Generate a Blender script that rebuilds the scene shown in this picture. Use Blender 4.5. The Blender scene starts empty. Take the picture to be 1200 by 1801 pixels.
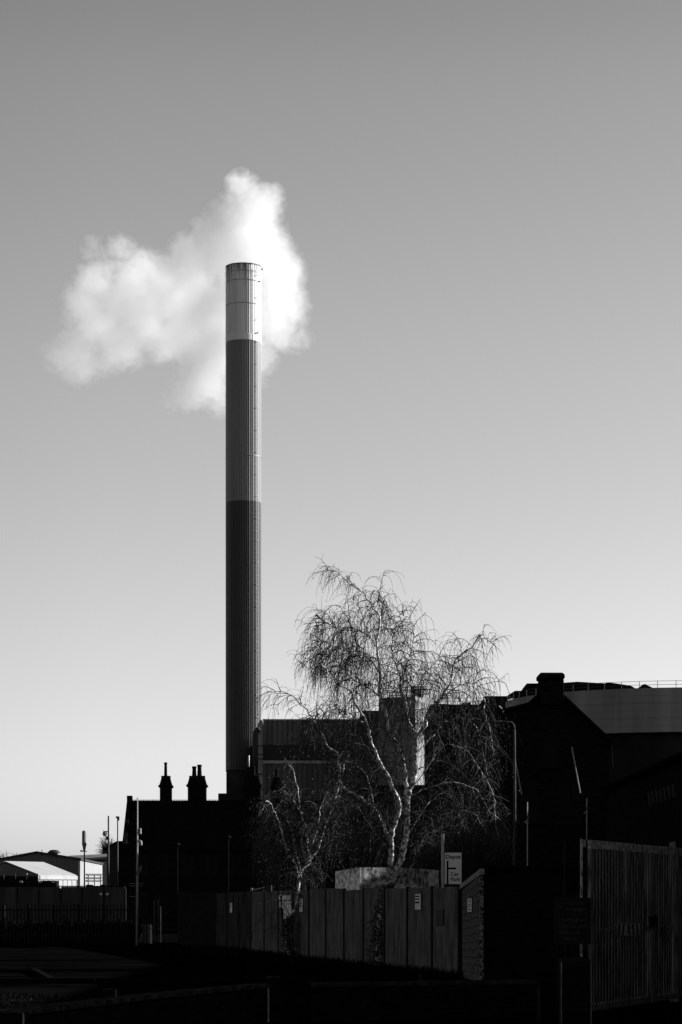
import bpy, bmesh, math, random
from mathutils import Vector, Matrix
R = math.radians
sc = bpy.context.scene
COL = sc.collection
# ------------------------------------------------------------------ camera
F = 4250.0; HZ = 1592.0; EYE = 1.6          # photo pixels (1200 wide), eye height in metres
cam = bpy.data.cameras.new("camera"); co = bpy.data.objects.new("camera", cam); COL.objects.link(co)
co.location = (0, 0, EYE); co.rotation_euler = (R(90), 0, 0)
cam.sensor_fit = 'HORIZONTAL'; cam.sensor_width = 24; cam.lens = F/1200*24
cam.shift_y = (HZ-900.5)/1200; cam.clip_start = 0.5; cam.clip_end = 9000
sc.camera = co
# ------------------------------------------------------------------ exposure, engine
sc.view_settings.view_transform = 'Standard'; sc.view_settings.look = 'None'
sc.view_settings.exposure = 1.5; sc.view_settings.gamma = 1.0
cy = sc.cycles
cy.max_bounces = 24; cy.diffuse_bounces = 2; cy.glossy_bounces = 2; cy.volume_bounces = 22
cy.volume_step_rate = 0.12; cy.volume_max_steps = 512
cy.use_denoising = True
# ------------------------------------------------------------------ sun and sky (clear winter sky seen by a dark red filter)
SUN_EL = R(22); SUN_AZ = math.atan2(0.954, 0.30)      # measured from +Y (view direction) towards +X
sdir = Vector((math.sin(SUN_AZ)*math.cos(SUN_EL), math.cos(SUN_AZ)*math.cos(SUN_EL), math.sin(SUN_EL)))
sl = bpy.data.lights.new("sun", 'SUN'); so = bpy.data.objects.new("sun", sl); COL.objects.link(so)
sl.energy = 3.8; sl.angle = R(0.5); sl.color = (1, 1, 1)
so.rotation_euler = sdir.to_track_quat('Z', 'Y').to_euler(); so.location = (60, 20, 60)
w = bpy.data.worlds.new("World"); sc.world = w; w.use_nodes = True
nt = w.node_tree; nt.nodes.clear(); N = nt.nodes.new; L = nt.links.new
out = N('ShaderNodeOutputWorld'); bg = N('ShaderNodeBackground'); L(bg.outputs[0], out.inputs[0])
sky = N('ShaderNodeTexSky'); sky.sky_type = 'NISHITA'; sky.sun_disc = False
sky.sun_elevation = SUN_EL; sky.sun_rotation = SUN_AZ; sky.air_density = 1.0; sky.dust_density = 1.0
bw = N('ShaderNodeRGBToBW'); L(sky.outputs[0], bw.inputs[0])
tc = N('ShaderNodeTexCoord'); sep = N('ShaderNodeSeparateXYZ'); L(tc.outputs['Generated'], sep.inputs[0])
ramp = N('ShaderNodeFloatCurve'); L(sep.outputs[2], ramp.inputs['Value'])   # response of the red-filtered film against height in the sky
SKYC = [(0.0, 0.66), (0.026, 0.65), (0.092, 0.575), (0.138, 0.54), (0.165, 0.523), (0.227, 0.503), (0.291, 0.46), (0.321, 0.437), (0.351, 0.389), (0.6, 0.20), (1.0, 0.10)]
cv = ramp.mapping.curves[0]
while len(cv.points) < len(SKYC): cv.points.new(0.5, 0.5)
for p, (a, b) in zip(cv.points, SKYC): p.location = (a, b)
ramp.mapping.update()
dt = N('ShaderNodeVectorMath'); dt.operation = 'DOT_PRODUCT'; L(tc.outputs['Generated'], dt.inputs[0])
dt.inputs[1].default_value = (math.sin(SUN_AZ), math.cos(SUN_AZ), 0)
mr = N('ShaderNodeMapRange'); L(dt.outputs['Value'], mr.inputs['Value'])    # sky darkens away from the sun
mr.inputs[1].default_value = -0.35; mr.inputs[2].default_value = 0.20; mr.inputs[3].default_value = 0.55; mr.inputs[4].default_value = 1.0
m1 = N('ShaderNodeMath'); m1.operation = 'MULTIPLY'; L(bw.outputs[0], m1.inputs[0]); L(ramp.outputs[0], m1.inputs[1])
m2 = N('ShaderNodeMath'); m2.operation = 'MULTIPLY'; L(m1.outputs[0], m2.inputs[0]); L(mr.outputs[0], m2.inputs[1])
L(m2.outputs[0], bg.inputs[0]); bg.inputs[1].default_value = 0.1

# ------------------------------------------------------------------ helpers
def P(px, py, Y):
    return Vector(((px-600)/F*Y, Y, EYE+(HZ-py)/F*Y))
def PX(px, Y): return (px-600)/F*Y
def PZ(py, Y): return EYE+(HZ-py)/F*Y

def mat(name, base, var=0.25, scale=3.0, rough=0.8, spec=0.0, stretch=(1, 1, 1), bump=0.0, dark=None, metallic=0.0, contrast=0.35):
    m = bpy.data.materials.new(name); m.use_nodes = True
    t = m.node_tree; b = t.nodes['Principled BSDF']
    b.inputs['Roughness'].default_value = rough; b.inputs['Specular IOR Level'].default_value = spec
    b.inputs['Metallic'].default_value = metallic
    g = t.nodes.new('ShaderNodeNewGeometry'); mp = t.nodes.new('ShaderNodeMapping'); t.links.new(g.outputs['Position'], mp.inputs['Vector'])
    mp.inputs['Scale'].default_value = stretch
    n = t.nodes.new('ShaderNodeTexNoise'); n.inputs['Scale'].default_value = scale; n.inputs['Detail'].default_value = 6
    t.links.new(mp.outputs[0], n.inputs['Vector'])
    r = t.nodes.new('ShaderNodeValToRGB'); t.links.new(n.outputs['Fac'], r.inputs[0])
    lo = base*(1-var) if dark is None else dark; hi = base*(1+var)
    r.color_ramp.elements[0].position = 0.5-contrast/2; r.color_ramp.elements[1].position = 0.5+contrast/2
    r.color_ramp.elements[0].color = (lo, lo, lo, 1); r.color_ramp.elements[1].color = (hi, hi, hi, 1)
    t.links.new(r.outputs[0], b.inputs['Base Color'])
    if bump:
        bn = t.nodes.new('ShaderNodeBump'); bn.inputs['Strength'].default_value = bump; bn.inputs['Distance'].default_value = 0.02
        t.links.new(n.outputs['Fac'], bn.inputs['Height']); t.links.new(bn.outputs[0], b.inputs['Normal'])
    return m

def add_bricks(m, base, mortar, scale=1.0):
    """brick courses in world units over x+y / z"""
    t = m.node_tree; b = t.nodes['Principled BSDF']
    g = t.nodes.new('ShaderNodeNewGeometry'); s = t.nodes.new('ShaderNodeSeparateXYZ'); t.links.new(g.outputs['Position'], s.inputs[0])
    ad = t.nodes.new('ShaderNodeMath'); ad.operation = 'ADD'; t.links.new(s.outputs[0], ad.inputs[0]); t.links.new(s.outputs[1], ad.inputs[1])
    c = t.nodes.new('ShaderNodeCombineXYZ'); t.links.new(ad.outputs[0], c.inputs[0]); t.links.new(s.outputs[2], c.inputs[1])
    bt = t.nodes.new('ShaderNodeTexBrick'); t.links.new(c.outputs[0], bt.inputs['Vector'])
    bt.inputs['Color1'].default_value = (base,)*3+(1,); bt.inputs['Color2'].default_value = (base*0.5,)*3+(1,)
    bt.inputs['Mortar'].default_value = (mortar,)*3+(1,); bt.inputs['Scale'].default_value = scale
    bt.inputs['Brick Width'].default_value = 0.225; bt.inputs['Row Height'].default_value = 0.075; bt.inputs['Mortar Size'].default_value = 0.006
    t.links.new(bt.outputs[0], b.inputs['Base Color'])
    return m

M = {}
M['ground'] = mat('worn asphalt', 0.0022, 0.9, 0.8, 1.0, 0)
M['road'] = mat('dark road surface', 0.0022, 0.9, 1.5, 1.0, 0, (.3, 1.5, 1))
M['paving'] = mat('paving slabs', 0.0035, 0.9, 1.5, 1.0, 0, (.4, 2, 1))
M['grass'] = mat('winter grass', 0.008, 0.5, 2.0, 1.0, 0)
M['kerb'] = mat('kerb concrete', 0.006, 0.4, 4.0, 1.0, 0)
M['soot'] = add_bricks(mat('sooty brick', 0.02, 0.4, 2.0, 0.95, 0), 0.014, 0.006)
M['slate'] = mat('dark slate', 0.008, 0.4, 4.0, 0.95, 0)
M['sootstone'] = mat('blackened stone', 0.012, 0.4, 3.0, 0.95, 0)
M['frame2'] = mat('dull rail paint', 0.06, 0.3, 5.0, 0.9, 0)
M['blackwin'] = mat('dark window glass', 0.01, 0.2, 3.0, 0.5, 0.05)
M['frame'] = mat('old window frame', 0.012, 0.3, 5.0, 0.9, 0)
M['stack_top'] = mat('pale painted cladding', 0.8, 0.16, 0.6, 0.45, 0.4, (3, 3, 0.08))
M['hoop'] = mat('dirty hoop paint', 0.42, 0.4, 3.0, 0.6, 0.2)
M['stack_band'] = mat('white painted band', 0.85, 0.05, 0.6, 0.5, 0.4)
M['stack_mid'] = mat('grey painted cladding', 0.20, 0.2, 0.6, 0.32, 0.4, (3, 3, 0.06))
M['stack_low'] = mat('dark painted cladding', 0.03, 0.4, 0.6, 0.34, 0.3, (3, 3, 0.06))
M['darkconc'] = mat('dark concrete', 0.03, 0.4, 0.5, 0.9, 0.05)
M['darksteel'] = mat('dark steel', 0.03, 0.3, 3.0, 0.6, 0.2)
M['galv'] = mat('galvanised steel', 0.45, 0.2, 6.0, 0.5, 0.4)
M['clad_grey'] = mat('grey ribbed cladding', 0.13, 0.2, 0.3, 0.8, 0.1, (2, 2, 0.3))
M['clad_dark'] = mat('dark flat cladding', 0.04, 0.1, 0.3, 0.8, 0.1)
M['clad_pale'] = mat('pale strip cladding', 0.45, 0.15, 0.3, 0.7, 0.1)
M['white_tower'] = mat('white rendered concrete', 0.26, 0.2, 1.2, 0.9, 0.0, (2, 2, 0.5), dark=0.16)
M['tank'] = mat('grey tank steel', 0.26, 0.35, 0.5, 0.75, 0.05, (1.6, 1.6, 0.12), contrast=0.4)
M['tank_base'] = mat('dark tank base', 0.018, 0.4, 0.5, 0.9, 0.0, (1, 1, 0.3))
M['ware'] = mat('warehouse cladding', 0.25, 0.1, 0.5, 0.8, 0.1)
M['canvas'] = mat('white canvas', 0.27, 0.08, 0.5, 0.9, 0.0)
M['wallconc'] = mat('stained concrete panels', 0.065, 0.4, 1.2, 0.95, 0.0, (2, 2, 0.25), contrast=0.5)
M['palisade'] = mat('dark palisade steel', 0.02, 0.4, 5.0, 0.8, 0.0)
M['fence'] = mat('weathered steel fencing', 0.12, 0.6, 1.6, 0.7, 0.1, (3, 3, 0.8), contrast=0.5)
M['fence_far'] = mat('darker steel fencing', 0.05, 0.5, 1.6, 0.8, 0.0, (3, 3, 0.8))
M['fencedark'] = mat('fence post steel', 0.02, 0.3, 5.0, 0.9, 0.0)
M['fence_sunlit'] = mat('painted sun patch', 0.75, 0.3, 6.0, 0.8, 0.1, (4, 4, 0.6))  # pale colour standing for sunlight on the fence slats
M['paper'] = mat('white notice paper', 0.7, 0.12, 9.0, 0.9, 0.0)
M['ink'] = mat('black ink', 0.01, 0.1, 5.0, 0.9, 0.0)
M['signwhite'] = mat('white sign face', 0.85, 0.06, 4.0, 0.8, 0.0)
M['timber'] = mat('weathered timber boards', 0.10, 0.6, 2.0, 0.9, 0.0, (2, 2, 14), contrast=0.4)
M['fascia'] = mat('grey timber fascia', 0.25, 0.3, 3.0, 0.9, 0.0)
M['pebble'] = mat('pebbledash', 0.14, 0.9, 26.0, 0.95, 0.0, dark=0.02, contrast=0.12)
M['gatepaint'] = mat('flaking grey gate paint', 0.18, 0.6, 9.0, 0.7, 0.1, (2, 2, 0.25), dark=0.06, contrast=0.3)
M['gaterail'] = mat('flaking gate top rail', 0.30, 0.6, 14.0, 0.7, 0.1, dark=0.17, contrast=0.12)
M['signdark'] = mat('dark sign board', 0.02, 0.2, 4.0, 0.8, 0.0)
M['signgrey'] = mat('faded sign lettering', 0.12, 0.3, 20.0, 0.9, 0.0)
M['stripegrey'] = mat('faded plate stripe', 0.42, 0.3, 9.0, 0.8, 0.0)
M['bark'] = mat('white birch bark', 0.8, 0.1, 7.0, 0.8, 0.05, (1, 1, 1.6), dark=0.12, contrast=0.22)
M['twig'] = mat('birch twig bark', 0.055, 0.4, 3.0, 0.8, 0.05)
M['catkin'] = mat('birch catkins', 0.12, 0.4, 3.0, 0.8, 0.05)
M['ivy'] = mat('ivy leaves', 0.04, 0.6, 9.0, 0.6, 0.1)
M['shrub'] = mat('bare shrub twigs', 0.05, 0.4, 3.0, 0.9, 0.0)

class MB:
    def __init__(s): s.v = []; s.f = []
    def add(s, vs, fs):
        o = len(s.v); s.v += [Vector(v) for v in vs]; s.f += [tuple(i+o for i in f) for f in fs]; return s
    def box(s, c, size, rz=0.0):
        x, y, z = (q/2 for q in size); cz, sn = math.cos(rz), math.sin(rz)
        vs = []
        for dz in (-z, z):
            for dx, dy in ((-x, -y), (x, -y), (x, y), (-x, y)):
                vs.append((c[0]+dx*cz-dy*sn, c[1]+dx*sn+dy*cz, c[2]+dz))
        return s.add(vs, [(3, 2, 1, 0), (4, 5, 6, 7), (0, 1, 5, 4), (1, 2, 6, 5), (2, 3, 7, 6), (3, 0, 4, 7)])
    def bx(s, x0, x1, y0, y1, z0, z1):
        return s.box(((x0+x1)/2, (y0+y1)/2, (z0+z1)/2), (abs(x1-x0), abs(y1-y0), abs(z1-z0)))
    def prism(s, prof, off):
        """prof: list of 3D points (planar), off: extrusion vector"""
        n = len(prof); vs = [Vector(p) for p in prof]+[Vector(p)+Vector(off) for p in prof]
        fs = [tuple(range(n))[::-1], tuple(range(n, 2*n))]+[(i, (i+1) % n, n+(i+1) % n, n+i) for i in range(n)]
        return s.add(vs, fs)
    def tube(s, pts, rad, n=6, cap=True):
        pts = [Vector(p) for p in pts]
        if not hasattr(rad, '__len__'): rad = [rad]*len(pts)
        vs = []; fs = []; up = None
        for i, p in enumerate(pts):
            d = (pts[min(i+1, len(pts)-1)]-pts[max(i-1, 0)])
            if d.length < 1e-9: d = Vector((0, 0, 1))
            d.normalize()
            if up is None: up = Vector((0, 1, 0)) if abs(d.y) < 0.8 else Vector((1, 0, 0))
            u = (up-d*up.dot(d)); u = u.normalized() if u.length > 1e-6 else d.orthogonal().normalized(); up = u; q = d.cross(u)
            for k in range(n):
                a = 2*math.pi*k/n; vs.append(p+(u*math.cos(a)+q*math.sin(a))*rad[i])
        for i in range(len(pts)-1):
            for k in range(n):
                a = i*n+k; b = i*n+(k+1) % n; fs.append((a, b, b+n, a+n))
        if cap: fs.append(tuple(range(n))[::-1]); fs.append(tuple(range((len(pts)-1)*n, len(pts)*n)))
        return s.add(vs, fs)
    def lathe(s, c, prof, n=24):
        vs = []; fs = []
        for r, z in prof:
            for k in range(n):
                a = 2*math.pi*k/n; vs.append((c[0]+r*math.cos(a), c[1]+r*math.sin(a), c[2]+z))
        for i in range(len(prof)-1):
            for k in range(n):
                a = i*n+k; b = i*n+(k+1) % n; fs.append((a, b, b+n, a+n))
        fs.append(tuple(range(n))[::-1]); fs.append(tuple(range((len(prof)-1)*n, len(prof)*n)))
        return s.add(vs, fs)
    def build(s, name, m, parent=None, smooth=False, bevel=0.0, label=None):
        o0 = Vector((0, 0, 0))
        if parent is not None:
            q = parent
            while q is not None: o0 += q.location; q = q.parent
        elif s.v:
            lo = Vector([min(v[i] for v in s.v) for i in range(3)]); hi = Vector([max(v[i] for v in s.v) for i in range(3)])
            o0 = Vector(((lo.x+hi.x)/2, (lo.y+hi.y)/2, lo.z))
        me = bpy.data.meshes.new(name); me.from_pydata([tuple(v-o0) for v in s.v], [], s.f); me.update()
        me.materials.append(m)
        if smooth: me.polygons.foreach_set('use_smooth', [True]*len(me.polygons))
        o = bpy.data.objects.new(name, me); COL.objects.link(o)
        if parent is not None: o.parent = parent
        else: o.location = o0
        if bevel:
            b = o.modifiers.new('bevel', 'BEVEL'); b.width = bevel; b.segments = 2; b.limit_method = 'ANGLE'
        if label: o['label'] = label
        return o

def tag(o, label=None, cat=None, group=None, kind=None):
    if label: o['label'] = label
    if cat: o['category'] = cat
    if group: o['group'] = group
    if kind: o['kind'] = kind
    return o
def thing(name, loc, label, cat, group=None):
    o = bpy.data.objects.new(name, None); COL.objects.link(o); o.location = loc; o.empty_display_size = 0.3
    return tag(o, label, cat, group)
def text(s, name, size, origin, xdir, ndir, m, parent, align='CENTER', ext=0.002):
    cu = bpy.data.curves.new(name, 'FONT'); cu.body = s; cu.size = size; cu.align_x = align; cu.extrude = ext; cu.offset = size*0.016
    to = bpy.data.objects.new(name, cu); COL.objects.link(to)
    dg = bpy.context.evaluated_depsgraph_get()
    me = bpy.data.meshes.new_from_object(to.evaluated_get(dg)); bpy.data.objects.remove(to)
    o = bpy.data.objects.new(name, me); COL.objects.link(o); me.materials.clear(); me.materials.append(m)
    x = Vector(xdir).normalized(); n = Vector(ndir).normalized(); z = n.cross(x)
    off = Vector((0, 0, 0)); q = parent
    while q is not None: off += q.location; q = q.parent
    mx = Matrix((x, z, n)).transposed().to_4x4(); mx.translation = Vector(origin)-off
    me.transform(mx); o.parent = parent
    return o

# ------------------------------------------------------------------ THE SETTING: ground, road, paths
def sheet(name, pts, z, m, kind='structure'):
    me = MB().add([(x, y, z) for x, y in pts], [tuple(range(len(pts)))])
    return tag(me.build(name, m), kind=kind)
g = MB()
nx = 30
gx = [-3000, -600, -150, -60, -30]+list(range(-20, 21, 2))+[30, 60, 150, 600, 3000]
gy = [-1500, -200, 0, 10]+list(range(20, 120, 3))+[140, 200, 300, 600, 1500, 4500]
rg = random.Random(5)
vs = [(x, y, 0.0) for y in gy for x in gx]
fs = [(j*len(gx)+i, j*len(gx)+i+1, (j+1)*len(gx)+i+1, (j+1)*len(gx)+i) for j in range(len(gy)-1) for i in range(len(gx)-1)]
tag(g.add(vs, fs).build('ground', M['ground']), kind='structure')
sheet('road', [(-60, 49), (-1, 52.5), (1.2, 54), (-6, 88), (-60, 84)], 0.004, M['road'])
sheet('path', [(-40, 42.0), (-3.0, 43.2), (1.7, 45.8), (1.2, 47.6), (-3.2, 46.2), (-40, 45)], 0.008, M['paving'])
k = MB()
kp = [(-30, 48.0), (-10, 48.6), (-4, 49.2), (0.5, 51.2), (2.0, 53.0)]
for a, b in zip(kp[:-1], kp[1:]):
    n = max(1, int((Vector(b)-Vector(a)).length/0.9))
    for i in range(n):
        p = Vector(a).lerp(Vector(b), (i+0.5)/n); d = Vector(b)-Vector(a)
        k.box((p.x, p.y, 0.06), (d.length/n-0.02, 0.15, 0.12), math.atan2(d.y, d.x))
tag(k.build('kerb', M['kerb'], bevel=0.01), kind='structure')
# pavement markings/tracks of the yard: a broken kerb corner on the left
k = MB()
for i in range(6):
    p = Vector((-7.6, 59)).lerp(Vector((-6.0, 50.0)), (i+0.5)/6); k.box((p.x, p.y, 0.05), (0.15, 1.5, 0.10), 0.16)
tag(k.build('kerb', M['kerb'], bevel=0.01), kind='structure')
# grass and weeds along the fence foot
def blades(name, fn, count, hmin, hmax, m, seed, kind='stuff'):
    rr = random.Random(seed); b = MB()
    for i in range(count):
        x, y = fn(rr); h = rr.uniform(hmin, hmax); a = rr.uniform(0, 6.28); wd = rr.uniform(0.004, 0.012)
        lx, ly = rr.uniform(-.5, .5)*h, rr.uniform(-.5, .5)*h
        b.add([(x-wd*math.cos(a), y-wd*math.sin(a), 0), (x+wd*math.cos(a), y+wd*math.sin(a), 0), (x+lx*.4, y+ly*.4, h*.6), (x+lx, y+ly, h)], [(0, 1, 2), (0, 2, 3)])
    return tag(b.build(name, m), kind=kind)
FA = Vector((2.67, 54.0)); FD = Vector((-4.43, 20.7)).normalized(); FNRM = Vector((-FD.y, FD.x))  # towards -x (the street side)
if FNRM.x > 0: FNRM = -FNRM
def fence_edge(rr):
    t = rr.uniform(-1, 36); q = FA+FD*t+FNRM*(rr.random()**2*2.2+0.05); return q.x, q.y
blades('grass', fence_edge, 7000, 0.04, 0.22, M['grass'], 3)
def verge(rr): return rr.uniform(-9, 2.6), rr.uniform(35, 43)
blades('grass', verge, 16000, 0.02, 0.08, M['grass'], 4)

# ------------------------------------------------------------------ CHIMNEY STACK
CY = 330.0; CX = PX(428.3, CY); CR = 31.3/F*CY
st = thing('chimney_stack', (CX, CY, 0), 'very tall round ribbed chimney with pale top, white band and dark lower shaft', 'chimney')
def ribbed(z0, z1, r0, r1, n=50, depth=0.13, zn=10):
    b = MB(); ring = []
    for i in range(n):
        a = 2*math.pi*i/n; w_ = 2*math.pi/n
        ring += [(a+w_*f, d*depth) for f, d in ((0, 1), (.08, .45), (.25, .10), (.5, 0), (.75, .10), (.92, .45))]
    m_ = len(ring); vs = []; fs = []
    for j in range(zn+1):
        t = j/zn; r = r0+(r1-r0)*t; z = z0+(z1-z0)*t
        for a, d in ring: vs.append((CX+(r-d)*math.cos(a), CY+(r-d)*math.sin(a), z))
    for j in range(zn):
        for i in range(m_):
            fs.append((j*m_+i, j*m_+(i+1) % m_, (j+1)*m_+(i+1) % m_, (j+1)*m_+i))
    return b.add(vs, fs)
zb = PZ(1355, CY); z1 = PZ(885, CY); z2 = PZ(603.5, CY); z3 = PZ(593, CY); z4 = PZ(470, CY)
ribbed(zb, z1, CR*0.995, CR, depth=0.085).build('lower_shaft', M['stack_low'], st, label='dark painted ribbed lower shaft')
ribbed(z1, z2, CR, CR, depth=0.10).build('middle_shaft', M['stack_mid'], st, label='grey painted ribbed middle shaft')
MB().lathe((CX, CY, 0), [(CR-.3, z2-.02), (CR+.02, z2-.02), (CR+.02, z3), (CR-.3, z3)], 96).build('white_band', M['stack_band'], st)
ribbed(z3, z4, CR, CR, depth=0.06).build('upper_shaft', M['stack_top'], st, label='pale weathered ribbed top section')
# rim, flue liner
MB().lathe((CX, CY, 0), [(CR-.03, z4-.10), (CR+.03, z4-.08), (CR+.03, z4+.03), (CR-.35, z4+.03), (CR-.35, z4-3)], 96).build('rim', M['darksteel'], st)
for py in (483, 499, 540):
    zz = PZ(py, CY-CR)+0.6
    MB().lathe((CX, CY, 0), [(CR-.05, zz), (CR+.02, zz), (CR+.02, zz+.12), (CR-.05, zz+.12)], 96).build('hoop', M['hoop'], st)
MB().lathe((CX, CY, 0), [(CR-.05, PZ(806, CY)), (CR+.025, PZ(806, CY)), (CR+.025, PZ(804, CY)), (CR-.05, PZ(804, CY))], 96).build('hoop', M['stack_mid'], st)
MB().lathe((CX, CY, 0), [(CR*.965, 0), (CR*.965, zb-.15), (CR*1.0, zb-.15), (CR*1.0, zb), (CR*.9, zb)], 72).build('concrete_base', M['darkconc'], st)
px0, px1 = PX(386, CY), PX(470, CY)
MB().bx(px0, px1, CY-3.4, CY+3.4, 0, PZ(1395.5, CY-3.4)).build('plinth', M['darkconc'], st, bevel=0.08)
lad = MB(); a = R(-90+49)
lx, ly = CX+(CR+.22)*math.cos(a), CY+(CR+.22)*math.sin(a); tx, ty = -math.sin(a), math.cos(a)
for s_ in (-.2, .2): lad.tube([(lx+tx*s_, ly+ty*s_, zb), (lx+tx*s_, ly+ty*s_, z4-.5)], .02, 4)
z = zb
while z < z4-.6:
    lad.tube([(lx-tx*.2, ly-ty*.2, z), (lx+tx*.2, ly+ty*.2, z)], .012, 4)
    if int(z/0.6) % 5 == 0: lad.tube([(lx, ly, z), (lx-math.cos(a)*.3, ly-math.sin(a)*.3, z)], .05, 4)
    z += 0.6
lad.build('ladder', M['galv'], st)
for py, ang in ((472, 10), (499, -28), (590, -38), (1352, -60)):
    a = R(ang); MB().box((CX+(CR+.12)*math.cos(a), CY+(CR+.12)*math.sin(a), PZ(py, CY)), (.2, .2, .2)).build('light_box', M['darksteel'], st)

def soot_streaks(m, ztop, depth):
    t = m.node_tree; b = t.nodes['Principled BSDF']; src = b.inputs['Base Color'].links[0].from_socket
    g = t.nodes.new('ShaderNodeNewGeometry'); se = t.nodes.new('ShaderNodeSeparateXYZ'); t.links.new(g.outputs['Position'], se.inputs[0])
    mp = t.nodes.new('ShaderNodeMapping'); mp.inputs['Scale'].default_value = (2.2, 2.2, .05); t.links.new(g.outputs['Position'], mp.inputs['Vector'])
    n = t.nodes.new('ShaderNodeTexNoise'); n.inputs['Scale'].default_value = 1.6; n.inputs['Detail'].default_value = 4; t.links.new(mp.outputs[0], n.inputs['Vector'])
    mr = t.nodes.new('ShaderNodeMapRange'); t.links.new(se.outputs[2], mr.inputs[0]); mr.inputs[1].default_value = ztop-depth; mr.inputs[2].default_value = ztop; mr.inputs[3].default_value = .75; mr.inputs[4].default_value = .38
    gt_ = t.nodes.new('ShaderNodeMath'); gt_.operation = 'SUBTRACT'; t.links.new(n.outputs['Fac'], gt_.inputs[0]); t.links.new(mr.outputs[0], gt_.inputs[1])
    ml = t.nodes.new('ShaderNodeMath'); ml.operation = 'MULTIPLY'; ml.use_clamp = True; t.links.new(gt_.outputs[0], ml.inputs[0]); ml.inputs[1].default_value = 6
    mx = t.nodes.new('ShaderNodeMix'); mx.data_type = 'RGBA'; t.links.new(ml.outputs[0], mx.inputs[0]); t.links.new(src, mx.inputs[6]); mx.inputs[7].default_value = (.12, .12, .12, 1)
    t.links.new(mx.outputs[2], b.inputs['Base Color'])
soot_streaks(M['stack_top'], z4, 5.0)
# ------------------------------------------------------------------ STEAM PLUME (volume)
blobs = [(425,326,27,1),(474,346,25,.9),(447,372,50,1),(403,384,38,1),(440,425,60,1),(392,430,46,1),(470,452,46,1),(484,500,52,1),(508,482,26,.7),
 (430,500,56,1),(352,452,40,.9),(332,500,50,1),(372,545,60,1),(470,560,48,.9),(492,590,32,.7),(518,602,20,.5),(302,472,34,.8),(252,474,36,.8),(214,438,28,.55),
 (240,508,52,.9),(200,530,46,.85),(180,482,30,.6),(170,572,44,.75),(262,562,52,.9),(312,575,52,.95),(136,600,36,.5),(108,612,26,.4),(126,652,26,.4),(228,612,36,.6),
 (384,636,44,.8),(356,678,36,.65),(384,700,32,.6),(330,650,30,.5),(452,624,38,.6),(462,662,20,.4),(190,624,34,.45),(165,436,22,.35),(280,520,56,1),(312,532,52,1),(288,584,50,.9),(150,536,44,.75),(166,500,40,.75),(112,624,38,.45),(142,636,42,.5),(204,600,48,.75),(250,560,56,.95),(336,590,46,.9),(500,540,44,.8),(395,590,60,1),(378,448,52,1),(340,455,44,1),(362,415,34,.9),(330,690,34,.5),(365,655,46,.8),(530,596,22,.5),(500,470,36,.8),(300,700,24,.22),(520,520,20,.5)]
PM = CY/F
cb = random.Random(12)
B3 = []
for (bx_, by_, br, wt) in blobs:
    r = br*PM*1.2; yy = max(CR+0.4, r*0.9)+0.6+cb.uniform(0, 1.2)+max(0, 400-bx_)/200*9.0   # the cloud drifts away as it drifts left
    p = P(bx_, by_, CY+yy); r *= (CY+yy)/CY; B3.append((p-Vector((CX, CY, z4)), r, wt))
hull = bmesh.new()
for c, r, wt in B3:
    bmesh.ops.create_icosphere(hull, subdivisions=2, radius=r*1.10, matrix=Matrix.Translation(c))
me = bpy.data.meshes.new('steam_plume'); hull.to_mesh(me); hull.free()
plume = bpy.data.objects.new('steam_plume', me); COL.objects.link(plume); plume.location = (CX, CY, z4)
rm = plume.modifiers.new('remesh', 'REMESH'); rm.mode = 'VOXEL'; rm.voxel_size = 0.7
tag(plume, 'bright billowing white steam cloud drifting left behind the tall chimney top', 'steam cloud')
sm = bpy.data.materials.new('white steam'); sm.use_nodes = True; t = sm.node_tree; t.nodes.clear()
o_ = t.nodes.new('ShaderNodeOutputMaterial'); pv = t.nodes.new('ShaderNodeVolumePrincipled'); t.links.new(pv.outputs[0], o_.inputs['Volume'])
pv.inputs['Color'].default_value = (.93, .93, .93, 1); pv.inputs['Anisotropy'].default_value = 0.55
def mnode(op, a, b=None, clamp=False):
    n = t.nodes.new('ShaderNodeMath'); n.operation = op; n.use_clamp = clamp
    for i, q in enumerate((a, b)):
        if q is None: continue
        if isinstance(q, (int, float)): n.inputs[i].default_value = q
        else: t.links.new(q, n.inputs[i])
    return n.outputs[0]
tco = t.nodes.new('ShaderNodeTexCoord')
def noise(scale, detail, rough=0.55):
    n = t.nodes.new('ShaderNodeTexNoise'); n.inputs['Scale'].default_value = scale; n.inputs['Detail'].default_value = detail; n.inputs['Roughness'].default_value = rough
    t.links.new(tco.outputs['Object'], n.inputs['Vector']); return n
nz = noise(0.38, 3)
s1 = t.nodes.new('ShaderNodeVectorMath'); s1.operation = 'SUBTRACT'; t.links.new(nz.outputs['Color'], s1.inputs[0]); s1.inputs[1].default_value = (.5, .5, .5)
s2 = t.nodes.new('ShaderNodeVectorMath'); s2.operation = 'SCALE'; t.links.new(s1.outputs[0], s2.inputs[0]); s2.inputs['Scale'].default_value = 4.2
s3 = t.nodes.new('ShaderNodeVectorMath'); s3.operation = 'ADD'; t.links.new(tco.outputs['Object'], s3.inputs[0]); t.links.new(s2.outputs[0], s3.inputs[1])
acc = None
for c, r, wt in B3:
    d = t.nodes.new('ShaderNodeVectorMath'); d.operation = 'DISTANCE'; t.links.new(s3.outputs[0], d.inputs[0]); d.inputs[1].default_value = c
    mrn = t.nodes.new('ShaderNodeMapRange'); t.links.new(d.outputs['Value'], mrn.inputs[0])
    mrn.inputs[1].default_value = r*1.05; mrn.inputs[2].default_value = r*0.45; mrn.inputs[3].default_value = 0; mrn.inputs[4].default_value = wt
    acc = mrn.outputs[0] if acc is None else mnode('MAXIMUM', acc, mrn.outputs[0])
n2 = noise(1.1, 4, 0.6)
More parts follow.
